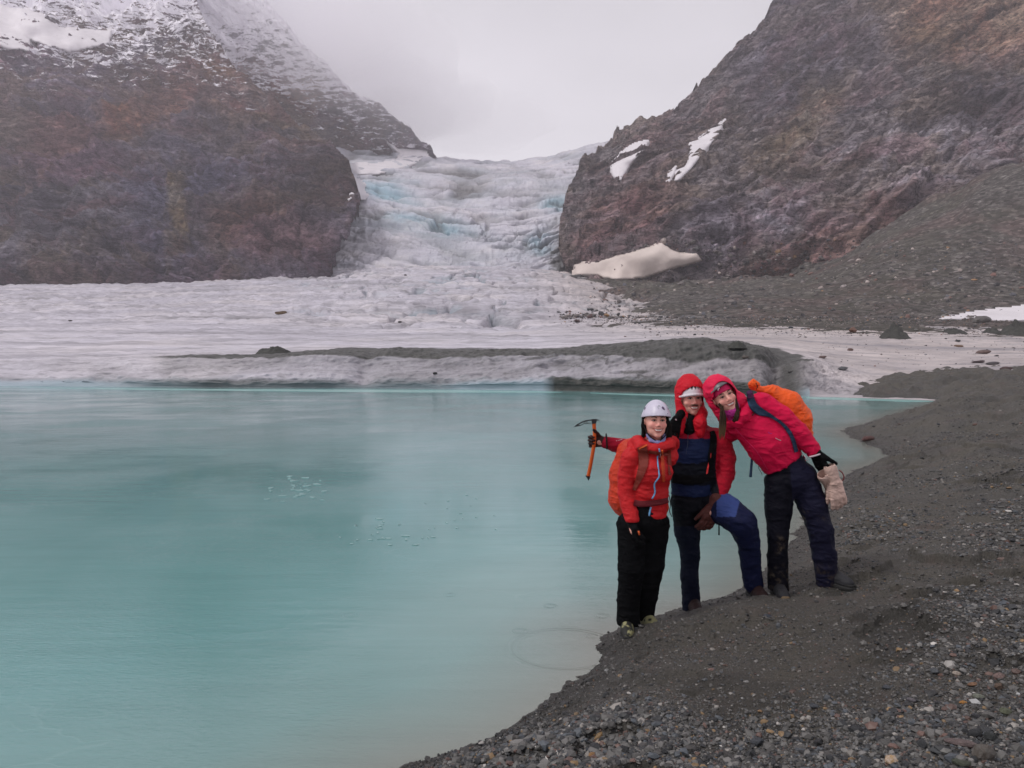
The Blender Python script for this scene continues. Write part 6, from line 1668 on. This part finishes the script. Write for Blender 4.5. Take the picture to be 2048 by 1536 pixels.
dirt_cone(1905, 660, 56, 13, 'low dark grit mound between the tall cone and the right edge', 2)
dirt_cone(2034, 655, 80, 26, 'broad dark grit mound at the right edge of the ice', 3)
dirt_cone(1984, 661, 50, 11, 'low brown grit heap left of the broad mound', 4)
dirt_cone(548, 701, 76, 12, 'dark grit hump on the rim of the ice cliff at left', 5, .5)
dirt_cone(1474, 690, 40, 10, 'small grit hump on the crest of the dirty ice ridge', 6, .5)
# rubble
rg = np.random.default_rng(8); pts = []; sz = []; 
for k in range(9000):
    if k % 5 < 2:
        px = rg.uniform(1120, 2060); py = 634 + abs(rg.normal(0, 9)) + max(0, (1330 - px)) * -.06 * rg.random()
    elif k % 5 == 3: px, py = rg.uniform(1300, 2060), rg.uniform(640, 735) if rg.random() < .35 else rg.uniform(640, 672)
    else: px, py = rg.uniform(1180, 2060), rg.uniform(480, 636)
    p = far_point(px, py)
    if p is None or p.y > 300: continue
    if py > 676 and px < 1640: continue
    pts.append(tuple(p)); sz.append(p.y / F * float(np.clip(rg.lognormal(.55, .5 if py > 636 else .75), .8, 9)) * (.6 if py > 636 else .8))
pts = np.array(pts); sz = np.array(sz); col = pebble_colors(rg, len(pts), 1.15); col[:, 0] *= 1.12
scatter('rubble', pts, sz, col, 9, .7, PEB)
# ------------------------------------------------------------------ thin ice on the lake
def ice_sheet(name, poly, seed, col=(.30, .52, .50)):
    pts = [ground(x, y, 0.006) for x, y in poly]
    P = np.array([tuple(p) for p in pts]); 
    P = smooth_poly(np.vstack([P, P[:1]]), 6)[:-1]; P[:, 2] = .006
    P[:, :2] += (P[:, 1:2] / F) * 2.0 * np.random.default_rng(seed).normal(size=(len(P), 2)) * [1, .6]
    n = len(P); me = bpy.data.meshes.new(name)
    vs = [tuple(p) for p in P] + [(p[0], p[1], -.004) for p in P]
    me.from_pydata(vs, [], [tuple(range(n))] + [(k, n + k, n + (k + 1) % n, (k + 1) % n) for k in range(n)]); me.update()
    me.materials.append(SHEET); o = bpy.data.objects.new(name, me); COL.objects.link(o); return o
M = Mat('thin_ice', rough=0.22, spec=0.5); M.color(M.ramp(M.noise(M.obj(scale=(.3, 1, 1)), 2.0, 5, .6), [(.3, (.20, .47, .45)), (.7, (.42, .60, .58))])); SHEET = M.m
tag(ice_sheet('ice_sheet', [(90, 775.5), (300, 777), (600, 778.5), (900, 780), (1080, 782.5), (1120, 784.5), (1000, 785.0), (700, 783.6), (450, 781), (250, 778.5)], 1), kind='structure')
tag(ice_sheet('ice_sheet', [(1180, 785.5), (1400, 790.5), (1600, 793.2), (1560, 795.4), (1400, 793.2), (1250, 789)], 2), kind='structure')
tag(ice_sheet('ice_sheet', [(1610, 794.2), (1700, 795.6), (1860, 801.5), (1830, 803.5), (1760, 801.0), (1640, 797.8)], 3), kind='structure')
M = Mat('ice_plate', rough=0.25, spec=0.5); M.color((.24, .40, .40)); PLATE = M.m
rg = np.random.default_rng(12)
vs = []; fs = []
def plate(px, py, w, h):
    k = int(rg.integers(5, 8)); a0 = rg.uniform(0, 6)
    A = np.sort(rg.uniform(0, 2 * math.pi, k)) ; b = len(vs)
    for zz_ in (.007, -.003):
        for a in A:
            g = ground(px + w / 2 * math.cos(a), py + h / 2 * math.sin(a), 0); vs.append((g.x, g.y, zz_))
    fs.append(tuple(b + j for j in range(k))[::-1])
    for j in range(k): fs.append((b + j, b + (j + 1) % k, b + k + (j + 1) % k, b + k + j))
for _ in range(30): plate(rg.normal(590, 26), rg.normal(980, 14), rg.uniform(3, 22), rg.uniform(1.5, 4.5))
for _ in range(26): plate(rg.normal(785, 45), rg.normal(1072, 18), rg.uniform(3, 20), rg.uniform(1.5, 4))
for _ in range(16): plate(rg.uniform(850, 1000), rg.uniform(990, 1060), rg.uniform(2, 7), rg.uniform(1.2, 2.6))
me = bpy.data.meshes.new('ice_fragments'); me.from_pydata(vs, [], fs); me.update(); me.materials.append(PLATE)
o = bpy.data.objects.new('ice_fragments', me); COL.objects.link(o); tag(o, kind='stuff')

# ------------------------------------------------------------------ air
def volume(name, density, color, aniso=0.2):
    m = bpy.data.materials.new(name); m.use_nodes = True; t = m.node_tree; t.nodes.clear()
    out = t.nodes.new('ShaderNodeOutputMaterial'); v = t.nodes.new('ShaderNodeVolumePrincipled')
    v.inputs['Density'].default_value = density; v.inputs['Color'].default_value = (*color, 1); v.inputs['Anisotropy'].default_value = aniso
    t.links.new(v.outputs[0], out.inputs['Volume']); return m
def box(name, lo, hi, m):
    vs = [(x, y, z) for x in (lo[0], hi[0]) for y in (lo[1], hi[1]) for z in (lo[2], hi[2])]
    fs = [(0, 1, 3, 2), (4, 6, 7, 5), (0, 4, 5, 1), (2, 3, 7, 6), (0, 2, 6, 4), (1, 5, 7, 3)]
    me = bpy.data.meshes.new(name); me.from_pydata(vs, [], fs); me.update(); me.materials.append(m)
    o = bpy.data.objects.new(name, me); COL.objects.link(o); return o
tops = max((o.matrix_world @ Vector(c))[2] for o in SC.objects if o.type == 'MESH' for c in o.bound_box)
hz = box('haze', (-1500, -60, -6), (1700, 1300, tops + 6), volume('haze_air', HAZE, (0.96, 0.94, 0.99), 0.3))
tag(hz, kind='stuff')
print('tops', tops)

def mist(c, r, dens, seed):
    import bmesh
    bm = bmesh.new(); bmesh.ops.create_icosphere(bm, subdivisions=4, radius=1.0)
    P = np.array([v_.co[:] for v_ in bm.verts]); Fc = np.array([[q.index for q in f.verts] for f in bm.faces]); bm.free()
    P = P * (1 + 0.28 * fbm(P * 1.6 + seed, 3, seed))[:, None] * np.array(r)
    o = mesh_obj('mist', P, Fc, volume('mist_air', dens, (0.995, 0.99, 1.0), 0.55)); o.location = c; tag(o, kind='stuff')
for i, (px, py, D, rx, ry, rz, dn) in enumerate([(650, 20, 720, 95, 70, 62, .006), (600, 50, 640, 80, 45, 50, .008), (740, 120, 735, 90, 80, 48, .006), (705, 150, 650, 62, 40, 36, .010), (830, 205, 750, 80, 70, 34, .005), (800, 232, 665, 50, 35, 22, .007), (560, -60, 700, 90, 60, 60, .007), (930, 240, 800, 90, 60, 30, .004)]):
    mist(tuple(unproj(px, py, D)), (rx, ry, rz), dn, i)
